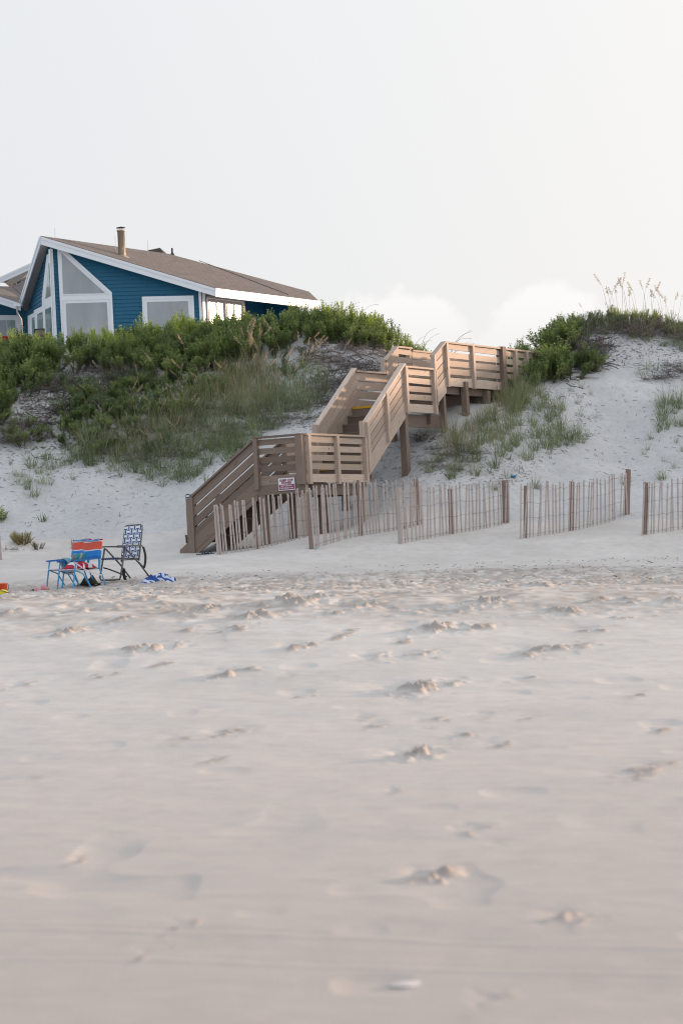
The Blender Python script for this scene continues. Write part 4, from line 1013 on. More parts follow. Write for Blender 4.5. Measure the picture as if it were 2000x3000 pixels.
# --- darker shrubs on the face
many(SH, [(560, 1090), (660, 1060), (700, 1090), (640, 1160), (560, 1200), (520, 1240), (400, 1300), (300, 1330), (210, 1310), (160, 1240), (240, 1160), (350, 1120), (450, 1110)], 60, .34, 'dark green low shrub on the middle face of the left dune', 'shrub', 'shrubs on the face of the left dune', (.6, .95), (.6, .8))
many(SHG, [(150, 1135), (260, 1115), (420, 1090), (500, 1110), (430, 1180), (330, 1230), (180, 1250)], 26, .36, 'small grey green shrub below the brown bare patch of the left dune', 'shrub', 'grey green shrubs below the bare patch', (.8, 1.1))
many(SH, [(-30, 1240), (60, 1240), (120, 1280), (110, 1310), (-30, 1300)], 7, .4, 'dark green low shrub at the left edge, halfway down the dune', 'shrub', 'shrubs at the left edge of the dune', (.6, .85), (.7, .9))
many(SHG, [(640, 1030), (800, 1010), (900, 1030), (850, 1100), (700, 1140), (600, 1180), (560, 1300), (420, 1340), (300, 1330), (400, 1270), (560, 1210)], 26, .5, 'small grey green shrub among the grasses of the left dune', 'shrub', 'low shrubs among the grasses', (.5, .85))
# --- grasses of the left face
GL = [(240, 1270), (560, 1170), (700, 1080), (900, 1060), (970, 1120), (910, 1210), (830, 1260), (740, 1310), (650, 1380), (560, 1410), (470, 1400), (340, 1390), (230, 1350)]
many(TU, GL, 92, .27, 'grey green dune grass tuft on the face of the left dune', 'grass tuft', 'grass tufts on the left dune face', (.8, 1.2))
many(TUL, GL, 60, .34, 'low matted grass tuft on the face of the left dune', 'grass tuft', 'matted grass tufts on the left dune', (.8, 1.1))
many(TUD, [(600, 1120), (760, 1040), (820, 1080), (800, 1180), (740, 1240), (640, 1240), (420, 1340), (340, 1300), (560, 1200)], 44, .28, 'straw coloured tall grass tuft behind the lower stair landing', 'grass tuft', 'straw coloured tufts on the left dune', (.9, 1.25))
many(TU, [(160, 1290), (300, 1280), (320, 1340), (270, 1370), (180, 1350)], 9, .3, 'sparse grass tuft at the lower left of the vegetation', 'grass tuft', 'sparse tufts low on the left dune', (.6, .9))
many(TUS, [(30, 1330), (300, 1360), (520, 1390), (650, 1400), (560, 1440), (350, 1400), (100, 1420), (20, 1400)], 26, .35, 'small thin grass tuft in bare sand below the left vegetation', 'grass tuft', 'thin tufts in the sand below the left vegetation', (.6, 1.1))
many(TUL + TU, [(60, 1370), (140, 1330), (160, 1390), (110, 1440), (40, 1450)], 9, .25, 'grass tuft in the dull clump left of the chairs', 'grass tuft', 'tufts in the dull clump', (.5, .8))
# --- sea oats
many(OA, [(520, 1130), (700, 1060), (900, 1050), (1000, 1080), (960, 1180), (850, 1220), (700, 1250), (560, 1220)], 34, .3, 'drooping golden sea oats stalk on the left dune above the lower landing', 'sea oats', 'sea oats on the left dune', (.7, 1.1))
many(OA, [(220, 1150), (520, 1130), (560, 1220), (640, 1320), (500, 1370), (300, 1330), (240, 1220)], 30, .35, 'drooping golden sea oats stalk low on the left dune face', 'sea oats', 'sea oats low on the left dune', (.6, .95))
many(OAT, [(690, 1075), (760, 1060), (780, 1100), (700, 1110)], 7, .12, 'tall straight sea oats in the clump below the white windows', 'sea oats', 'tall sea oats clump', (.85, 1.05))
# --- dead brush and bare branches
many(BR, [(130, 1090), (330, 1070), (440, 1085), (400, 1130), (240, 1180), (170, 1240), (90, 1290), (0, 1290), (40, 1210)], 38, .32, 'grey brown dead brush on the bare patch of the left dune', 'dead brush', 'dead brush on the bare patch', (.7, 1.1), (.5, .8))
many(BR, [(920, 1000), (1100, 1010), (1180, 1030), (1130, 1100), (1040, 1170), (980, 1200), (900, 1180), (960, 1090), (860, 1020)], 36, .3, 'grey brown dead brush beside the upper flight of the stairs', 'dead brush', 'dead brush beside the upper flight', (.6, 1.0), (.5, .8))
many(BR, [(400, 1250), (560, 1230), (700, 1180), (900, 1180), (950, 1230), (820, 1260), (640, 1330), (450, 1360), (150, 1330), (200, 1300)], 62, .3, 'grey brown dead brush low on the left dune', 'dead brush', 'dead brush low on the left dune', (.6, .9), (.4, .7))
many(TUS, [(900, 1130), (1010, 1120), (960, 1240), (880, 1260)], 9, .3, 'thin grass tuft in the sand left of the middle flight', 'grass tuft', 'thin tufts by the middle flight', (.8, 1.1))
# --- right dune
many(SH, [(1520, 1060), (1545, 985), (1640, 945), (1690, 960), (1690, 1060), (1640, 1100), (1560, 1110), (1530, 1090)], 30, .26, 'dark green bush on the shoulder of the right dune beside the walkway', 'shrub', 'bushes beside the walkway end', (.7, .95), (.8, 1.0))
many(SHT, [(1560, 985), (1640, 945), (1660, 970), (1600, 1030), (1560, 1040)], 8, .3, 'bright green sunlit shrub on top of the bush beside the walkway', 'shrub', 'young shrubs beside the walkway', (.6, .9))
many(SHG, [(1440, 1110), (1500, 1090), (1540, 1110), (1530, 1160), (1460, 1170)], 7, .3, 'low grey green shrub under the end of the railing', 'shrub', 'low shrubs under the railing end', (.6, .9))
many(BR, [(1640, 950), (1800, 940), (1900, 955), (2030, 960), (2030, 1010), (1900, 1000), (1800, 1000), (1740, 1050), (1660, 1060)], 36, .3, 'grey brown dead brush along the crest of the right dune', 'dead brush', 'dead brush on the right crest', (.7, 1.1), (.6, .9))
many(SHG, [(1680, 945), (1850, 945), (2030, 955), (2030, 985), (1850, 975), (1700, 975)], 34, .24, 'grey green small shrub on the crest of the right dune', 'shrub', 'small shrubs on the right crest', (.55, .85))
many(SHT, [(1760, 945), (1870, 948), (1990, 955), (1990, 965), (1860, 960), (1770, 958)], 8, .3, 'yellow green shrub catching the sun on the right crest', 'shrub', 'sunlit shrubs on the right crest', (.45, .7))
many(TUL + TU, [(1660, 955), (2030, 955), (2030, 1030), (1900, 1010), (1800, 990), (1700, 1000)], 52, .22, 'grass tuft on the crest of the right dune', 'grass tuft', 'grass tufts on the right crest', (.5, .8))
many(OAT, [(1770, 950), (1990, 955), (1990, 965), (1780, 960)], 24, .18, 'tall sea oats standing against the sky on the right crest', 'sea oats', 'sea oats on the right crest', (.85, 1.1))
many(OAT, [(1700, 948), (1780, 950), (1780, 960), (1700, 958)], 3, .3, 'thin sea oats against the sky above the brown brush of the right dune', 'sea oats', 'thin sea oats', (.4, .6))
many(TUL + BR, [(1860, 1085), (1960, 1060), (2030, 1080), (2030, 1130), (1900, 1120)], 12, .3, 'dark matted tuft at the right edge below the right crest', 'grass tuft', 'dark tufts at the right edge', (.6, .9), (.6, .9))
RG = [(1460, 1170), (1560, 1110), (1640, 1180), (1700, 1300), (1560, 1345), (1480, 1350), (1420, 1390), (1330, 1400), (1250, 1380), (1290, 1310), (1360, 1260)]
many(TU, RG, 52, .30, 'green dune grass tuft in the gully right of the upper landing', 'grass tuft', 'grass tufts in the gully', (.7, 1.1))
many(TUD, [(1290, 1270), (1400, 1240), (1480, 1150), (1530, 1140), (1540, 1230), (1420, 1330), (1310, 1340)], 16, .32, 'tall straw coloured tuft in the gully right of the upper landing', 'grass tuft', 'straw coloured tufts in the gully', (.75, 1.15))
many(TU, [(1490, 1130), (1530, 1120), (1530, 1190), (1490, 1210)], 8, .16, 'tall green grass tuft below the walkway end post', 'grass tuft', 'tall tufts below the walkway', (.9, 1.2))
many(TUS, [(1560, 1130), (1720, 1120), (1760, 1250), (1700, 1320), (1560, 1360), (1480, 1400), (1300, 1400)], 40, .3, 'thin grass tuft scattered on the bare right dune', 'grass tuft', 'thin tufts on the bare right dune', (.6, 1.2))
many(TUL, [(1600, 1295), (1700, 1280), (1710, 1310), (1620, 1320)], 5, .22, 'flat spreading tuft on the bare sand of the right dune', 'grass tuft', 'flat tufts on the bare sand', (.6, .9), (.5, .7))
many(TU, [(1900, 1200), (1990, 1170), (2030, 1180), (2030, 1260), (1940, 1260)], 14, .22, 'green grass tuft at the right edge halfway up the dune', 'grass tuft', 'green tufts at the right edge', (.6, 1.0))
many(TUS, [(1850, 1250), (2010, 1270), (2010, 1380), (1880, 1330)], 9, .3, 'thin grass tuft near the right edge above the fence', 'grass tuft', 'thin tufts near the right edge', (.7, 1.1))
many(BR, [(1280, 1290), (1400, 1330), (1340, 1390), (1240, 1350)], 12, .3, 'dead twigs under the grasses beside the upper landing legs', 'dead brush', 'dead twigs beside the landing legs', (.5, .8), (.4, .6))
many(TUS + [BR[2]], [(1230, 1270), (1400, 1210), (1430, 1230), (1280, 1310)], 10, .3, 'sparse tuft in the shade under the walkway', 'grass tuft', 'sparse tufts under the walkway', (.5, .9))
for (px, py, s, lb) in ((1937, 1403, .62, 'compact round grass tuft just above the fence near the right edge'), (1568, 1425, .6, 'yellow green grass tuft behind the start of the long fence'), (1452, 1432, .5, 'small grass tuft behind the stake of the middle fence'), (1830, 1415, .55, 'wispy grass tuft beside the tall leaning stake')):
    place(random.choice(TU), gnd(px, py), lb, 'grass tuft', None, s)
yb = make_shrub(0, .24, .30, 170, .032, .014, m_leaf('yellow_green_leaf', (.30, .28, .09), (.50, .46, .17), (.66, .58, .34)), .02, .9, name='yellow_bush')
[c_.data.materials.__setitem__(0, M['twigred']) for c_ in yb.children if c_.name.startswith('stem')]
place(yb, gnd(66, 1592), 'round yellow green bush with pinkish stems at the foot of the left dune', 'bush', None, 1.1, 1.0)
pk_ = make_shrub(0, .22, .16, 70, .026, .012, M['twigred'], .02, .9, name='sparse_plant')
place(pk_, gnd(112, 1607), 'sparse pinkish plant trailing right of the yellow bush', 'plant', None, 1.0)
pb = make_shrub(0, .10, .26, 9, .020, .009, M['twigred'], .022, .8, name='small_plant'); place(pb, gnd(212, 1606), 'small wiry plant behind the striped beach chair', 'plant', None, 1.0)
bb = make_brush(34, .35, .12, M['twig'], 'dead_brush'); place(bb, gnd(40, 1612), 'dry spreading stems around the foot of the yellow bush', 'dead brush', None, 1.0, .5)
yuc = make_tuft(26, (.16, .26), .026, .05, .8, M['leafblue'], 'broad_leaved_plant', .3); place(yuc, gnd(124, 1508), 'small broad leaved plant alone on the bare sand of the left dune', 'plant', None, 1.0)
gp = make_shrub(0, .22, .42, 22, .085, .028, M['leaftop'], .035, .5, name='leafy_plant'); place(gp, gnd(8, 1512), 'bright leafy plant cut off by the left edge at the foot of the dune', 'plant', None, .95)
for i, (ds, dw, sc) in enumerate(((3.3, .55, .8), (3.8, .5, 1.2), (4.3, .4, 1.35), (4.9, .3, 1.4), (4.4, .9, 1.05), (5.2, .9, 1.1), (5.5, .0, 1.4), (5.0, -.7, 1.2))):
    x_, y_ = 2.31 + .5 * ds + .866 * dw, 51.11 + .866 * ds - .5 * dw
    place(SH[i % 5], Vector((x_, y_, gz(x_, y_))), 'dark green bush growing against the far end of the walkway railing', 'shrub', 'bushes against the walkway railing', sc, sc * .95)
for i in range(20):
    x_, y_ = random.uniform(.5, 3.1), random.uniform(57.4, 59.8)
    place(random.choice(SHT + SH), Vector((x_, y_, gz(x_, y_))), 'yellow green shrub behind the railings at the top of the stairs', 'shrub', 'shrubs behind the top of the stairs', random.uniform(.75, 1.0) * (1.15 - .12 * x_))
# curled bare stems rising over the crest against the sky
def bare(px, py, h, n, label):
    g = gnd(px, py); mb = MB()
    for i in range(n):
        p = Vector((random.gauss(0, .12), random.gauss(0, .12), 0)); d = Vector((random.uniform(.1, .7), random.gauss(0, .2), 1)).normalized(); pts = [Vector(p)]; l = h * random.uniform(.6, 1.1)
        for j in range(9): d = (d + rv(.12) + Vector((.10, 0, -.10)) * (j / 4)).normalized(); p = p + d * l / 9; pts.append(Vector(p))
        mb.tube(pts, .0055, 3, .003, False)
    o = mb.build('bare_stem', M['twig']); o.location = g; tag(o, label, 'stems')
bare(995, 950, 1.0, 6, 'thin curling bare stems above the crest right of the house')
bare(1300, 1020, 1.0, 9, 'bare arching twigs above the top landing')
bare(1215, 985, .8, 4, 'bare curving stem between the house and the top landing')
bare(915, 945, .7, 4, 'bare stems at the right end of the house roof')

# litter of roots, stems and twigs lying on the dune sand: uncountable
def litter(name, polys, kind_mat, L=(.015, .11), r=.0032, rise=.0):
    mb = MB()
    for poly, n in polys:
        pts = scatter_fast(poly, int(n * 1.6))
        for p in pts:
            a = random.gauss(.6, 1.1); d = Vector((math.cos(a), math.sin(a), 0)); l = random.uniform(*L); k = random.uniform(-.6, .6)
            q = [p, p + d * l * .5 + Vector((0, 0, random.uniform(.0, .02))), p + (d + Vector((-d.y, d.x, 0)) * k).normalized() * l]
            zz = gzs([v.x for v in q], [v.y for v in q]); q = [Vector((v.x, v.y, z + random.uniform(0, .014) + rise)) for v, z in zip(q, zz)]
            mb.tube(q, r * random.uniform(.6, 1.5), 3, None, False)
    o = mb.build(name, kind_mat); tag(o, kind='stuff'); return o
def scatter_fast(poly, n):
    xs = [p[0] for p in poly]; ys = [p[1] for p in poly]; cand = []
    while len(cand) < n:
        x, y = random.uniform(min(xs), max(xs)), random.uniform(min(ys), max(ys))
        if inpoly(x, y, poly): cand.append((x, y))
    return [h for h in hits(cand) if h is not None and h.y < 62]
def gzs_cache(): pass
litter('dune_litter', [([(-20, 1180), (500, 1180), (960, 1150), (960, 1270), (720, 1320), (640, 1400), (560, 1430), (300, 1400), (-20, 1420)], 1100), ([(0, 1420), (300, 1410), (500, 1440), (300, 1560), (0, 1560)], 60),
    ([(860, 1000), (1120, 1000), (1180, 1030), (960, 1260), (860, 1270)], 420), ([(50, 1070), (450, 1070), (400, 1130), (60, 1280)], 420),
    ([(1250, 1380), (1400, 1230), (1500, 1150), (1700, 1080), (1770, 1250), (1650, 1350), (1500, 1420), (1300, 1420)], 560), ([(1640, 1000), (1760, 990), (2010, 1010), (2010, 1120), (1850, 1080), (1700, 1100)], 560), ([(1760, 1150), (2010, 1100), (2010, 1400), (1700, 1420)], 90),
    ([(1080, 1330), (1300, 1260), (1290, 1430), (1100, 1440)], 120)], M['twig'])
litter('exposed_roots', [([(1640, 1010), (1760, 1000), (1780, 1060), (1700, 1110), (1640, 1120)], 90), ([(900, 1010), (1120, 1020), (1050, 1140), (930, 1180)], 70), ([(100, 1110), (330, 1090), (250, 1180), (60, 1260)], 60)], M['twig'], (.2, .55), .007, .01)
litter('ground_creeper', [([(-20, 1100), (560, 1080), (960, 1040), (960, 1180), (600, 1380), (200, 1360), (-20, 1300)], 700)], M['leafblue'], (.05, .14), .006, .01)
litter('beach_wrack', [([(0, 1740), (300, 1690), (1000, 1660), (2010, 1630), (2010, 1700), (1000, 1720), (0, 1760)], 300)], M['twig'], (.02, .07), .004, .0)

# ------------------------------------------------------------------ things on the beach
def m_stripes(name, stops, axis='Y', rough=.85, rep_=0):
    t = NT(mat(name)); uv = t.n('ShaderNodeTexCoord').outputs['UV']; sp = t.n('ShaderNodeSeparateXYZ'); t.t.links.new(uv, sp.inputs[0])
    co_ = sp.outputs[1 if axis == 'Y' else 0]
    if rep_: co_ = t.math('FRACT', t.math('ADD', t.math('MULTIPLY', co_, rep_), t.math('MULTIPLY', sp.outputs[1], 1.1)))
    n = t.n('ShaderNodeValToRGB'); n.color_ramp.interpolation = 'CONSTANT'; t.t.links.new(co_, n.inputs[0]); e = n.color_ramp.elements
    while len(e) < len(stops): e.new(.5)
    for i, (p, c) in enumerate(stops): e[i].position = p; e[i].color = (*c, 1)
    w = t.noise(t.coord('Object'), 60, 3)
    return t.out(t.mix(t.math('MULTIPLY', w, .25), n.outputs[0], (.1, .1, .12)), rough, .2, t.bump(w, .5, .004))
RED, ORG, BLU, WHT, MAR = (.50, .02, .05), (.80, .12, .065), (.02, .24, .72), (.82, .82, .86), (.36, .012, .09)
M['towelback'] = m_stripes('striped_sling', [(0, BLU), (.42, WHT), (.47, ORG), (.87, WHT), (.92, MAR)])
M['bluetube'] = m_plain('blue_enamel_tube', (.06, .33, .62), .35, .05, 4, 0)
M['bluearm'] = m_plain('blue_plastic_arm', (.01, .14, .42), .4)
M['whiteweb'] = m_plain('white_webbing', (.66, .62, .68), .7)
M['teal'] = m_stripes('teal_towel_cloth', [(0, (.05, .42, .43)), (.35, (.45, .55, .6)), (.5, (.06, .45, .45)), (.75, (.25, .35, .42))], 'X')
M['redtowel'] = m_stripes('red_white_towel_cloth', [(0, RED), (.16, WHT), (.26, RED), (.45, WHT), (.52, RED), (.72, (.8, .8, .82)), (.84, RED)], 'X')
M['bluetowel'] = m_stripes('blue_white_towel_cloth', [(0, (.02, .06, .28)), (.14, (.62, .70, .82)), (.3, (.03, .08, .33)), (.42, (.70, .76, .85)), (.58, (.02, .07, .3)), (.7, (.6, .68, .8)), (.85, (.03, .09, .35))], 'X', .85, 1.9)
M['greytube'] = m_plain('grey_tube', (.13, .125, .125), .45, .1, 5, 0, .4)
M['navy'] = m_plain('navy_webbing', (.018, .085, .27), .75); M['webwhite'] = m_plain('pale_webbing', (.84, .88, .93), .75)
M['strap'] = m_plain('black_nylon_strap', (.018, .018, .02), .7)
def cloth(mb, grid, uvf=None):
    """grid: rows x cols of Vectors -> thick-ish cloth with UV"""
    nr, nc = len(grid), len(grid[0]); b = len(mb.v)
    for r_ in grid: mb.v += [tuple(p) for p in r_]
    for i in range(nr - 1):
        for j in range(nc - 1):
            mb.face([b + i * nc + j, b + i * nc + j + 1, b + (i + 1) * nc + j + 1, b + (i + 1) * nc + j], [(j / (nc - 1), i / (nr - 1)), ((j + 1) / (nc - 1), i / (nr - 1)), ((j + 1) / (nc - 1), (i + 1) / (nr - 1)), (j / (nc - 1), (i + 1) / (nr - 1))])
def solidify(o, t):
    md = o.modifiers.new('thick', 'SOLIDIFY'); md.thickness = t; md.offset = 0
    return o
def blue_chair(px, py, Y, facing, label, s=1.0, back=1.0):
    f = Vector((math.cos(facing), math.sin(facing), 0)); w = Vector((-f.y, f.x, 0)); w = w if w.y < 0 else -w    # w points towards the camera
    c = P(px, py, Y); c.z = gz(c.x, c.y) + .01; root = empty('folding_beach_chair', c, label, 'chair', 'blue framed striped beach chairs')
    def q(a, b, z): return c + (f * a + w * b + Vector((0, 0, z))) * s
    hw = .25; zs, za, zt = .285, .425, .745
    for sg in (-1, 1):
        b = hw * sg; bt = M['bluetube']
        mb = MB(); mb.tube([q(.30, b, -.03), q(.245, b, zs), q(.22, b, za - .01)], .0125, 8); mb.build('front_leg', bt, root)
        mb = MB(); mb.tube([q(-.33, b, -.03), q(-.215, b, zs), q(-.235, b, za)], .0125, 8); mb.build('rear_leg', bt, root)
        mb = MB(); mb.tube([q(-.06, b * .92, -.03), q(.09, b * .92, zs - .07), q(.24, b * .92, zs - .01)], .011, 8); mb.build('brace', bt, root)
        mb = MB(); mb.tube([q(-.20, b, zs), q(-.22, b, .5), q(-.27, b, zt)], .012, 8); mb.build('back_frame', bt, root)
        mb = MB(); mb.beam(q(.27, b, za), q(-.24, b, za + .03), .055, .026); mb.build('armrest', M['bluearm'], root)
    for (a_, z_) in ((.245, zs), (-.2, zs), (-.27, zt)):
        mb = MB(); mb.tube([q(a_, -hw, z_), q(a_, hw, z_)], .012, 8); mb.build('crossbar', M['bluetube'], root)
    g = [[q(.26 - .44 * t, b * hw * .95, zs + .006 - .03 * math.sin(3.14 * t)) for b in np.linspace(-1, 1, 5)] for t in np.linspace(0, 1, 6)]; mb = MB(); cloth(mb, g); solidify(mb.build('seat', M['whiteweb'], root), .016)
    g = [[q(-.215 - .06 * t + .022 * math.sin(3.14 * (b + 1) / 2) * -1, b * hw * 1.10, .445 + .315 * t + .006 * math.sin(3 * b)) for b in np.linspace(-1, 1, 9)] for t in np.linspace(0, 1, 8)]
    mb = MB(); cloth(mb, g); solidify(mb.build('backrest', M['towelback'], root, True), .034)
    return root, q
FA = math.atan2(-.6, -.8)
chA, qA = blue_chair(238, 1716, 39.3, FA, 'blue framed beach chair with striped back, the nearer one holding the red towel', 1.0)
chB, qB = blue_chair(206, 1715, 39.85, FA, 'blue framed beach chair with striped back, half hidden behind the nearer one')
def lump_towel(name, m, c, sx, sy, h, label, seed, seg=(26, 14), fold=3.5, rot=0.0, par=False, uvrot=False):
    h_ = h
    random.seed(seed); mb = MB(); nr, nc = seg[1], seg[0]; g = []
    ph = [random.random() * 6 for _ in range(6)]
    for i in range(nr):
        row = []
        for j in range(nc):
            u_, v_ = j / (nc - 1) * 2 - 1, i / (nr - 1) * 2 - 1; e = max(0, 1 - (u_ * u_) ** 1.3) * max(0, 1 - (v_ * v_) ** 1.5)
            w1 = u_ * fold + 2.0 * math.sin(v_ * 2.0 + ph[1]) + ph[0]; hh = h * e * (.42 + .55 * (1 - abs(math.sin(w1))) ** .8 * (.55 + .45 * math.sin(u_ * 2.1 + ph[2])) + .22 * (1 - abs(math.sin(v_ * 3.2 + u_ * 4 + ph[3]))))
            x = sx * (u_ + .10 * math.sin(v_ * 5 + ph[4])); y = sy * (v_ + .14 * math.sin(u_ * 6 + ph[5])); p = Vector((x * math.cos(rot) - y * math.sin(rot), x * math.sin(rot) + y * math.cos(rot), max(.006, hh) + .004)); row.append(c + p)
        g.append(row)
    cloth(mb, g); o = mb.build(name, m, None, True); solidify(o, .012); tag(o, label, 'towel'); return o
st_ = random.getstate()
# red towel bundled on the near chair, hanging a little over the seat
cA = qA(.03, 0, .295); lump_towel('red_towel', M['redtowel'], cA, .22, .24, .17, 'crumpled red and white towel on the seat of the nearer striped chair', 5, fold=4.2, rot=.5)
# teal towel draped over the far chair's near armrest
arm = qB(.14, .25, .442); f_ = (qB(1, 0, 0) - qB(0, 0, 0)); w_ = (qB(0, 1, 0) - qB(0, 0, 0)); z_ = Vector((0, 0, 1)); g = []
for i, (b, z) in enumerate([(.045, -.23), (.042, -.15), (.038, -.06), (.03, .0), (0, .012), (-.035, .0), (-.10, -.02), (-.2, -.06), (-.3, -.02), (-.36, .08)]):
    g.append([arm + w_ * b * -1 + f_ * (t * .13 + .012 * math.sin(i * 1.3 + t * 4)) + z_ * (z + .010 * math.sin(t * 9 + i)) for t in np.linspace(-1, 1, 12)])
mb = MB(); cloth(mb, g); o = mb.build('teal_towel', M['teal'], None, True); solidify(o, .014); tag(o, 'teal and grey towel draped over the arm of the striped chairs', 'towel')
# loose white straps hanging from the chairs
mb = MB(); g = [[qA(.27 - .52 * t, .26, .42 - .42 * t * (1 - .42 * t) + d) for d in (-.012, .012)] for t in np.linspace(0, 1, 9)]; cloth(mb, g); solidify(mb.build('carry_strap', M['whiteweb'], chA), .003)
mb = MB(); g = [[qB(.28 - .3 * t, .26 , .32 - .55 * t * (1 - t) * .9 + d) for d in (-.01, .01)] for t in np.linspace(0, 1, 9)]; cloth(mb, g); solidify(mb.build('carry_strap', M['whiteweb'], chB), .003)

def web_chair():
    fa = math.atan2(-.69, -.72); f = Vector((math.cos(fa), math.sin(fa), 0)); w = Vector((-f.y, f.x, 0)); w = w if w.x > 0 else -w
    c0 = P(361, 1697, 40.35); c = c0 - Vector((0, 0, 0)); c.z = gz(c.x, c.y) + .03
    root = empty('lawn_chair', c, 'grey framed folding chair with blue and white woven webbing', 'chair'); hw = .275
    def q(a, b, z): return c + f * a + w * b + Vector((0, 0, z))
    G = M['greytube']
    mb = MB(); mb.tube([q(.14, -hw, .545), q(.27, -hw, .05), q(.265, -hw + .03, .012), q(.265, hw - .03, .012), q(.27, hw, .05), q(.14, hw, .545)], .016, 10); mb.build('front_frame', G, root, True)
    for sg in (-1, 1):
        b = hw * sg
        mb = MB(); mb.tube([q(.13, b * .93, .53), q(-.16, b * .93, .26), q(-.40, b * .93, -.02)], .0145, 10); mb.build('rear_leg', G, root, True)
        mb = MB(); A0, A1 = q(.29, b, .565), q(-.21, b, .555); n = Vector((0, 0, .012)); ww = w * .028
        pts = []
        for t in np.linspace(0, 1, 7): pts.append(A0.lerp(A1, t) + Vector((0, 0, .008 * math.sin(t * 3.14))))
        for i in range(6): mb.box8([pts[i] - ww - n, pts[i + 1] - ww - n, pts[i + 1] + ww - n, pts[i] + ww - n, pts[i] - ww + n, pts[i + 1] - ww + n, pts[i + 1] + ww + n, pts[i] + ww + n])
        mb.build('armrest', M['greytube'], root)
    # back tube loop
    def bk(s, t): return q(-.17 - .12 * t, s * .235, .325 + .585 * t)     # s across -1..1, t up 0..1
    loop = [bk(-1, -.03), bk(-1.0, .5), bk(-1.0, .88), bk(-.93, .96), bk(-.8, 1.0), bk(.8, 1.0), bk(.93, .96), bk(1.0, .88), bk(1.0, .5), bk(1, -.03)]
    mb = MB(); mb.tube(loop, .012, 8); mb.tube([bk(-1, 0.02), bk(1, .02)], .011, 8); bf = mb.build('back_frame', G, root, True)
    def se(s, t): return q(-.15 + .40 * t, s * .235, .345 + .02 * t)      # seat
    mb = MB(); mb.tube([se(-1, 0), se(-1, 1), se(1, 1), se(1, 0), se(-1, 0)], .011, 8); mb.build('seat_frame', G, root, True)
    def weave(surf, nx, ny, name, off, a_w=.80):
        nrm = (surf(0, 1) - surf(0, 0)).cross(surf(1, 0) - surf(0, 0)).normalized(); nrm = nrm if nrm.dot(f) + nrm.z * .1 > 0 or name == 'seat' else -nrm
        if name == 'seat': nrm = Vector((0, 0, 1))
        mb = MB()
        def strip(p0, p1, wv, col, k, o0):
            for seg in range(12):
                a, b_ = p0.lerp(p1, seg / 12), p0.lerp(p1, (seg + 1) / 12)
        # vertical straps: navy with pale edges; horizontal straps: white with navy edges; woven over-under
        vw = 2 / nx; hh = 1 / ny
        def ribbon(pa, pb, side, half, over, mi):
            n_ = 2 * len(over); 
            for i in range(len(over)):
                t0, t1 = i / len(over), (i + 1) / len(over); o_ = nrm * (.006 if over[i] else -.006) * 1.0
                a, b_ = pa.lerp(pb, t0), pa.lerp(pb, t1)
                for (s0, s1, mm, e) in ((-half, -half * .5, 1 - mi, 0), (-half * .5, half * .5, mi, .0), (half * .5, half, 1 - mi, 0)) if mi == 0 else ((-half, -half * .62, 0, 0), (-half * .62, half * .62, 1, 0), (half * .62, half, 0, 0)):
                    mb.cur = mm; mb.poly([a + side * s0 + o_, a + side * s1 + o_, b_ + side * s1 + o_, b_ + side * s0 + o_])
        for i in range(nx):
            s = -1 + vw * (i + .5); side = (surf(1, .5) - surf(-1, .5)).normalized(); ribbon(surf(s, 0), surf(s, 1), side, .031, [(i + j) % 2 == 0 for j in range(ny)], 0)
        for j in range(ny):
            t = (j + .5) * hh; side = (surf(0, 1) - surf(0, 0)).normalized(); ribbon(surf(-1, t), surf(1, t), side, .031, [(i + j) % 2 == 1 for i in range(nx)], 1)
        mb.cur = 0
        return mb.build(name, [M['navy'], M['webwhite']], root)
    solidify(weave(bk, 6, 8, 'backrest', 0), .003); solidify(weave(se, 6, 6, 'seat', 0), .003)
    mb = MB()
    for i in range(9):
        s = -.85 + 1.7 * i / 8; mb.tube([se(s, 1.0) + f * .013 + Vector((0, 0, -.02)), se(s, 1.0) + f * .02, se(s, .97) + Vector((0, 0, .015))], .008, 4)
    mb.build('webbing_loop', M['navy'], root)
    # black carrying straps
    mb = MB(); g = [[q(-.25 + .02 * math.sin(t * 3.1), .262, .54 - .36 * t + 0 * d) + f * d - f * .06 * math.sin(t * 3.14) for d in (-.02, .02)] for t in np.linspace(0, 1, 9)]; cloth(mb, g)
    g = [[q(-.25 + .10 * t, .262, .18 + .09 * t + d) for d in (-.018, .018)] for t in np.linspace(0, 1, 4)]; cloth(mb, g); solidify(mb.build('back_strap', M['strap'], root), .012)
    mb = MB(); g = [[q(.20 - .26 * t, -.26 + .30 * t, .22 - .17 * t ** 1.2 + .0 + d) for d in (-.012, .012)] for t in np.linspace(0, 1, 7)]; cloth(mb, g)
    g = [[q(-.0, .0 + d, .33 - .14 * t) for d in (-.012, .012)] for t in np.linspace(0, 1, 4)]; cloth(mb, g)
    solidify(mb.build('under_strap', M['strap'], root), .006)
    mb = MB(); g = [[q(-.01 + .01 * math.sin(t * 3), .02 + d + .03 * t * t, .19 - .19 * t) for d in (-.028, -.01, .01, .028)] for t in np.linspace(0, 1, 7)]; cloth(mb, g); solidify(mb.build('strap_pad', M['strap'], root), .02)
    return root
web_chair()
random.seed(21)
c = gnd(462, 1703); c.z += .0; lump_towel('striped_towel', M['bluetowel'], c + Vector((0, 0, .0)), .32, .20, .16, 'rumpled blue and white striped towel lying on the sand beside the woven chair', 9, (60, 24), 7.5, .0)
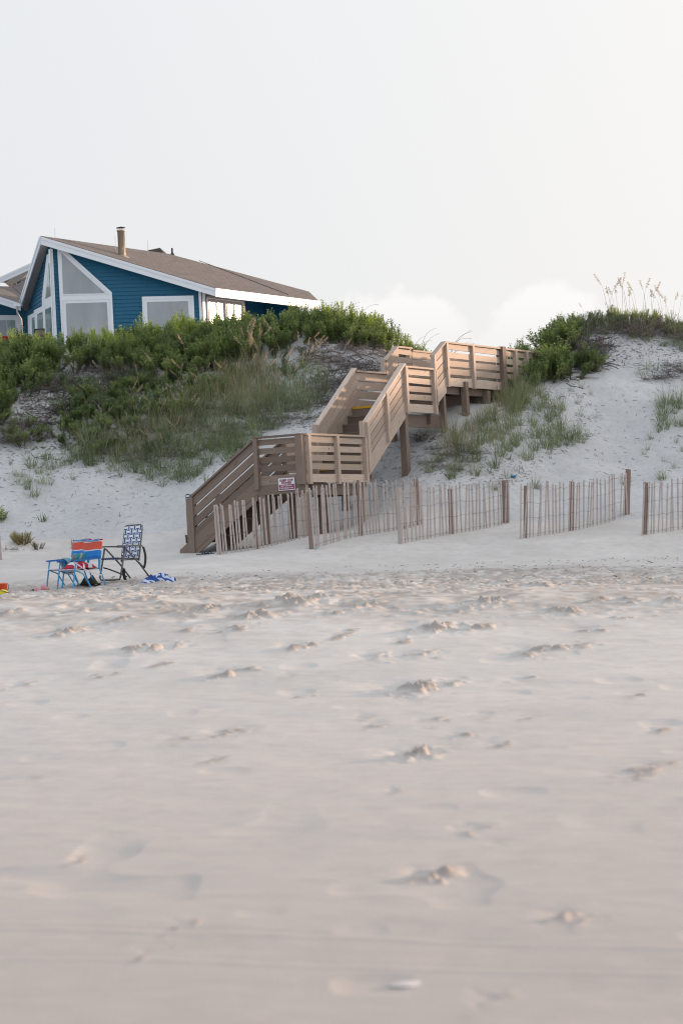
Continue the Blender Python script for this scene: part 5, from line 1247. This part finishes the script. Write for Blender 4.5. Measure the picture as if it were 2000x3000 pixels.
# dark olive bag slumped under the striped chairs
mb = MB(); c = gnd(258, 1716); c.y += .25; c.z = gz(c.x, c.y); g = []
for i in range(9):
    v_ = i / 8 * 2 - 1; row = []
    for j in range(22):
        u_ = j / 21 * 2 - 1; hh = max(0, 1 - abs(v_) ** 2) * (.115 * max(0, 1 - abs(u_ + .35) * 2.6) + .135 * max(0, 1 - abs(u_ - .28) * 2.2) + .03 * max(0, 1 - u_ * u_)); row.append(c + Vector((u_ * .19, v_ * .13, hh + .003)))
    g.append(row)
cloth(mb, g); o = mb.build('cloth_bag', m_plain('dark_olive_cloth', (.030, .038, .032), .9), None, True); solidify(o, .01); tag(o, 'dark olive cloth bag slumped under the striped chairs', 'bag')
# orange bucket with blue handle, cut by the left edge
q0 = P(2, 1730, 38.2); q0.z = gz(q0.x, q0.y) - .005
root = empty('sand_bucket', q0, 'orange toy bucket with a blue handle at the left edge', 'bucket'); ob = m_plain('orange_plastic', (.80, .10, .035), .4, .04, 3, 0)
mb = MB(); mb.lathe(q0, [(0, 0), (.088, 0), (.122, .175), (.13, .178), (.13, .19), (.12, .188), (.085, .012), (0, .012)], 28); mb.build('bucket_body', ob, root, True)
mb = MB(); mb.tube([q0 + Vector((.128 * math.cos(a) + .015, -.03 + 0 * a, .17 - .19 * math.sin(a) * .9)) for a in np.linspace(0, 1.5, 8)], .006, 6); mb.build('bucket_handle', m_plain('blue_plastic', (.03, .10, .30), .4), root, True)
q0 = P(10, 1738, 37.6); q0.z = gz(q0.x, q0.y); root = empty('toy_pail', q0, 'yellow rounded toy pail lying in front of the orange bucket', 'pail')
mb = MB(); mb.lathe(q0 + Vector((0, 0, -.01)), [(0, .0), (.07, .0), (.088, .04), (.085, .075), (.06, .105), (.025, .118), (0, .12)], 24); mb.build('pail_body', m_plain('yellow_plastic', (.72, .62, .02), .4, .04, 3, 0), root, True)
mb = MB(); mb.tube([q0 + Vector((-.05 + .16 * t, -.088 * math.sin(3.14 * min(1, t * 1.1)) - .01, .095 - .055 * t * t)) for t in np.linspace(0, 1, 9)], .006, 6); mb.build('pail_handle', m_plain('dark_grey_plastic', (.03, .04, .06), .4), root, True)
# pink clogs and a dark scrap
pkm = m_plain('pink_foam', (.62, .27, .30), .55, .06, 20, .1)
for i, (px, py, a) in enumerate(((113, 1730, .2), (133, 1727, -.1))):
    g0 = gnd(px, py); root = empty('pink_clog', g0, ('pink foam clog beside the blue chair leg, left one of the pair', 'pink foam clog nearest the blue chair leg, right one of the pair')[i], 'shoe')
    mb = MB(); rows = []
    for k in range(10):
        t = k / 9; x = -.06 + .13 * t; hh = .02 + .062 * math.sin(min(1, t * 1.15 + .12) * 3.0); ww = .035 * math.sin(.35 + 2.5 * t) + .006
        rows.append([g0 + Vector((x, -.02 + ww * math.cos(th) * 1.1, max(0, hh * math.sin(th)) + .004)) for th in np.linspace(0, math.pi, 10)])
    cloth(mb, rows); solidify(mb.build('upper', pkm, root, True), .008)
    mb = MB(); mb.ext([g0 + Vector((.0 + .072 * math.cos(t), -.02 + .04 * math.sin(t), 0)) for t in np.linspace(0, 6.283, 17)[:-1]], Vector((0, 0, 1)), .014); mb.build('sole', pkm, root)
g0 = gnd(92, 1729); mb = MB(); pts_ = [(-.055, 0, .004), (-.03, -.01, .03), (0, .0, .02), (.02, -.01, .036), (.05, 0, .034), (.055, .0, .015), (.01, .01, .006)]
mb.ext([g0 + Vector(p) for p in pts_], Vector((0, 1, 0)), .05); o = mb.build('black_cloth', M['strap']); tag(o, 'small crumpled black cloth left of the pink clogs', 'cloth')
# flip flops at the foot of the stairs
nv = m_plain('navy_rubber', (.02, .03, .07), .6)
for i, (px, py, a) in enumerate(((594, 1626, .15), (611, 1624, -.25))):
    g0 = gnd(px, py); root = empty('flip_flop', g0, ('navy flip flop at the foot of the stairs, the one nearer the post', 'navy flip flop at the foot of the stairs, the one nearer the fence')[i], 'sandal')
    d = Vector((math.cos(a), math.sin(a), 0)); s_ = Vector((-d.y, d.x, 0)); mb = MB()
    mb.ext([g0 + d * (.125 * math.cos(t)) + s_ * (.042 + .008 * math.cos(t)) * math.sin(t) + Vector((0, 0, .008)) for t in np.linspace(0, 6.283, 21)[:-1]], Vector((0, 0, 1)), .018); mb.build('sole', nv, root)
    mb = MB()
    for sg in (-1, 1): mb.tube([g0 + d * .07 + Vector((0, 0, .026)), g0 + d * .02 + s_ * .025 * sg + Vector((0, 0, .055)), g0 - d * .03 + s_ * .045 * sg + Vector((0, 0, .02))], .006, 5)
    mb.build('thong_strap', nv, root)
# scraps of litter
g0 = gnd(1502, 1392); mb = MB(); mb.tube([g0 + Vector((-.05, 0, .03)), g0 + Vector((.04, 0, .035)), g0 + Vector((.055, 0, .036))], .026, 10, .02); o = mb.build('crushed_can', m_plain('blue_can_paint', (.02, .22, .42), .35), None, True); tag(o, 'small blue crushed can on the right dune above the fences', 'can')
g0 = gnd(926, 1609); mb = MB(); mb.ext([g0 + Vector(p) for p in ((-.05, 0, .004), (.0, -.01, .02), (.05, 0, .008), (.03, .02, .004))], Vector((.1, 1, .2)), .05); o = mb.build('plastic_scrap', m_plain('aqua_film', (.35, .62, .6), .3)); tag(o, 'pale aqua plastic scrap at the base of the second fence', 'scrap')
g0 = gnd(1188, 2876); mb = MB(); rows = []
for k in range(7):
    r_ = (k / 6); rows.append([g0 + Vector((.062 * r_ * math.cos(t) * (1 + .15 * math.sin(2 * t)), .07 * r_ * math.sin(t), .008 * (1 - r_ ** 2) + .003)) for t in np.linspace(0, 6.283, 22)])
cloth(mb, rows); o = mb.build('sea_shell', m_plain('pale_shell', (.62, .56, .52), .4, .1, 60, .4), None, True); tag(o, 'flat pale shell pressed into the foreground sand', 'shell')
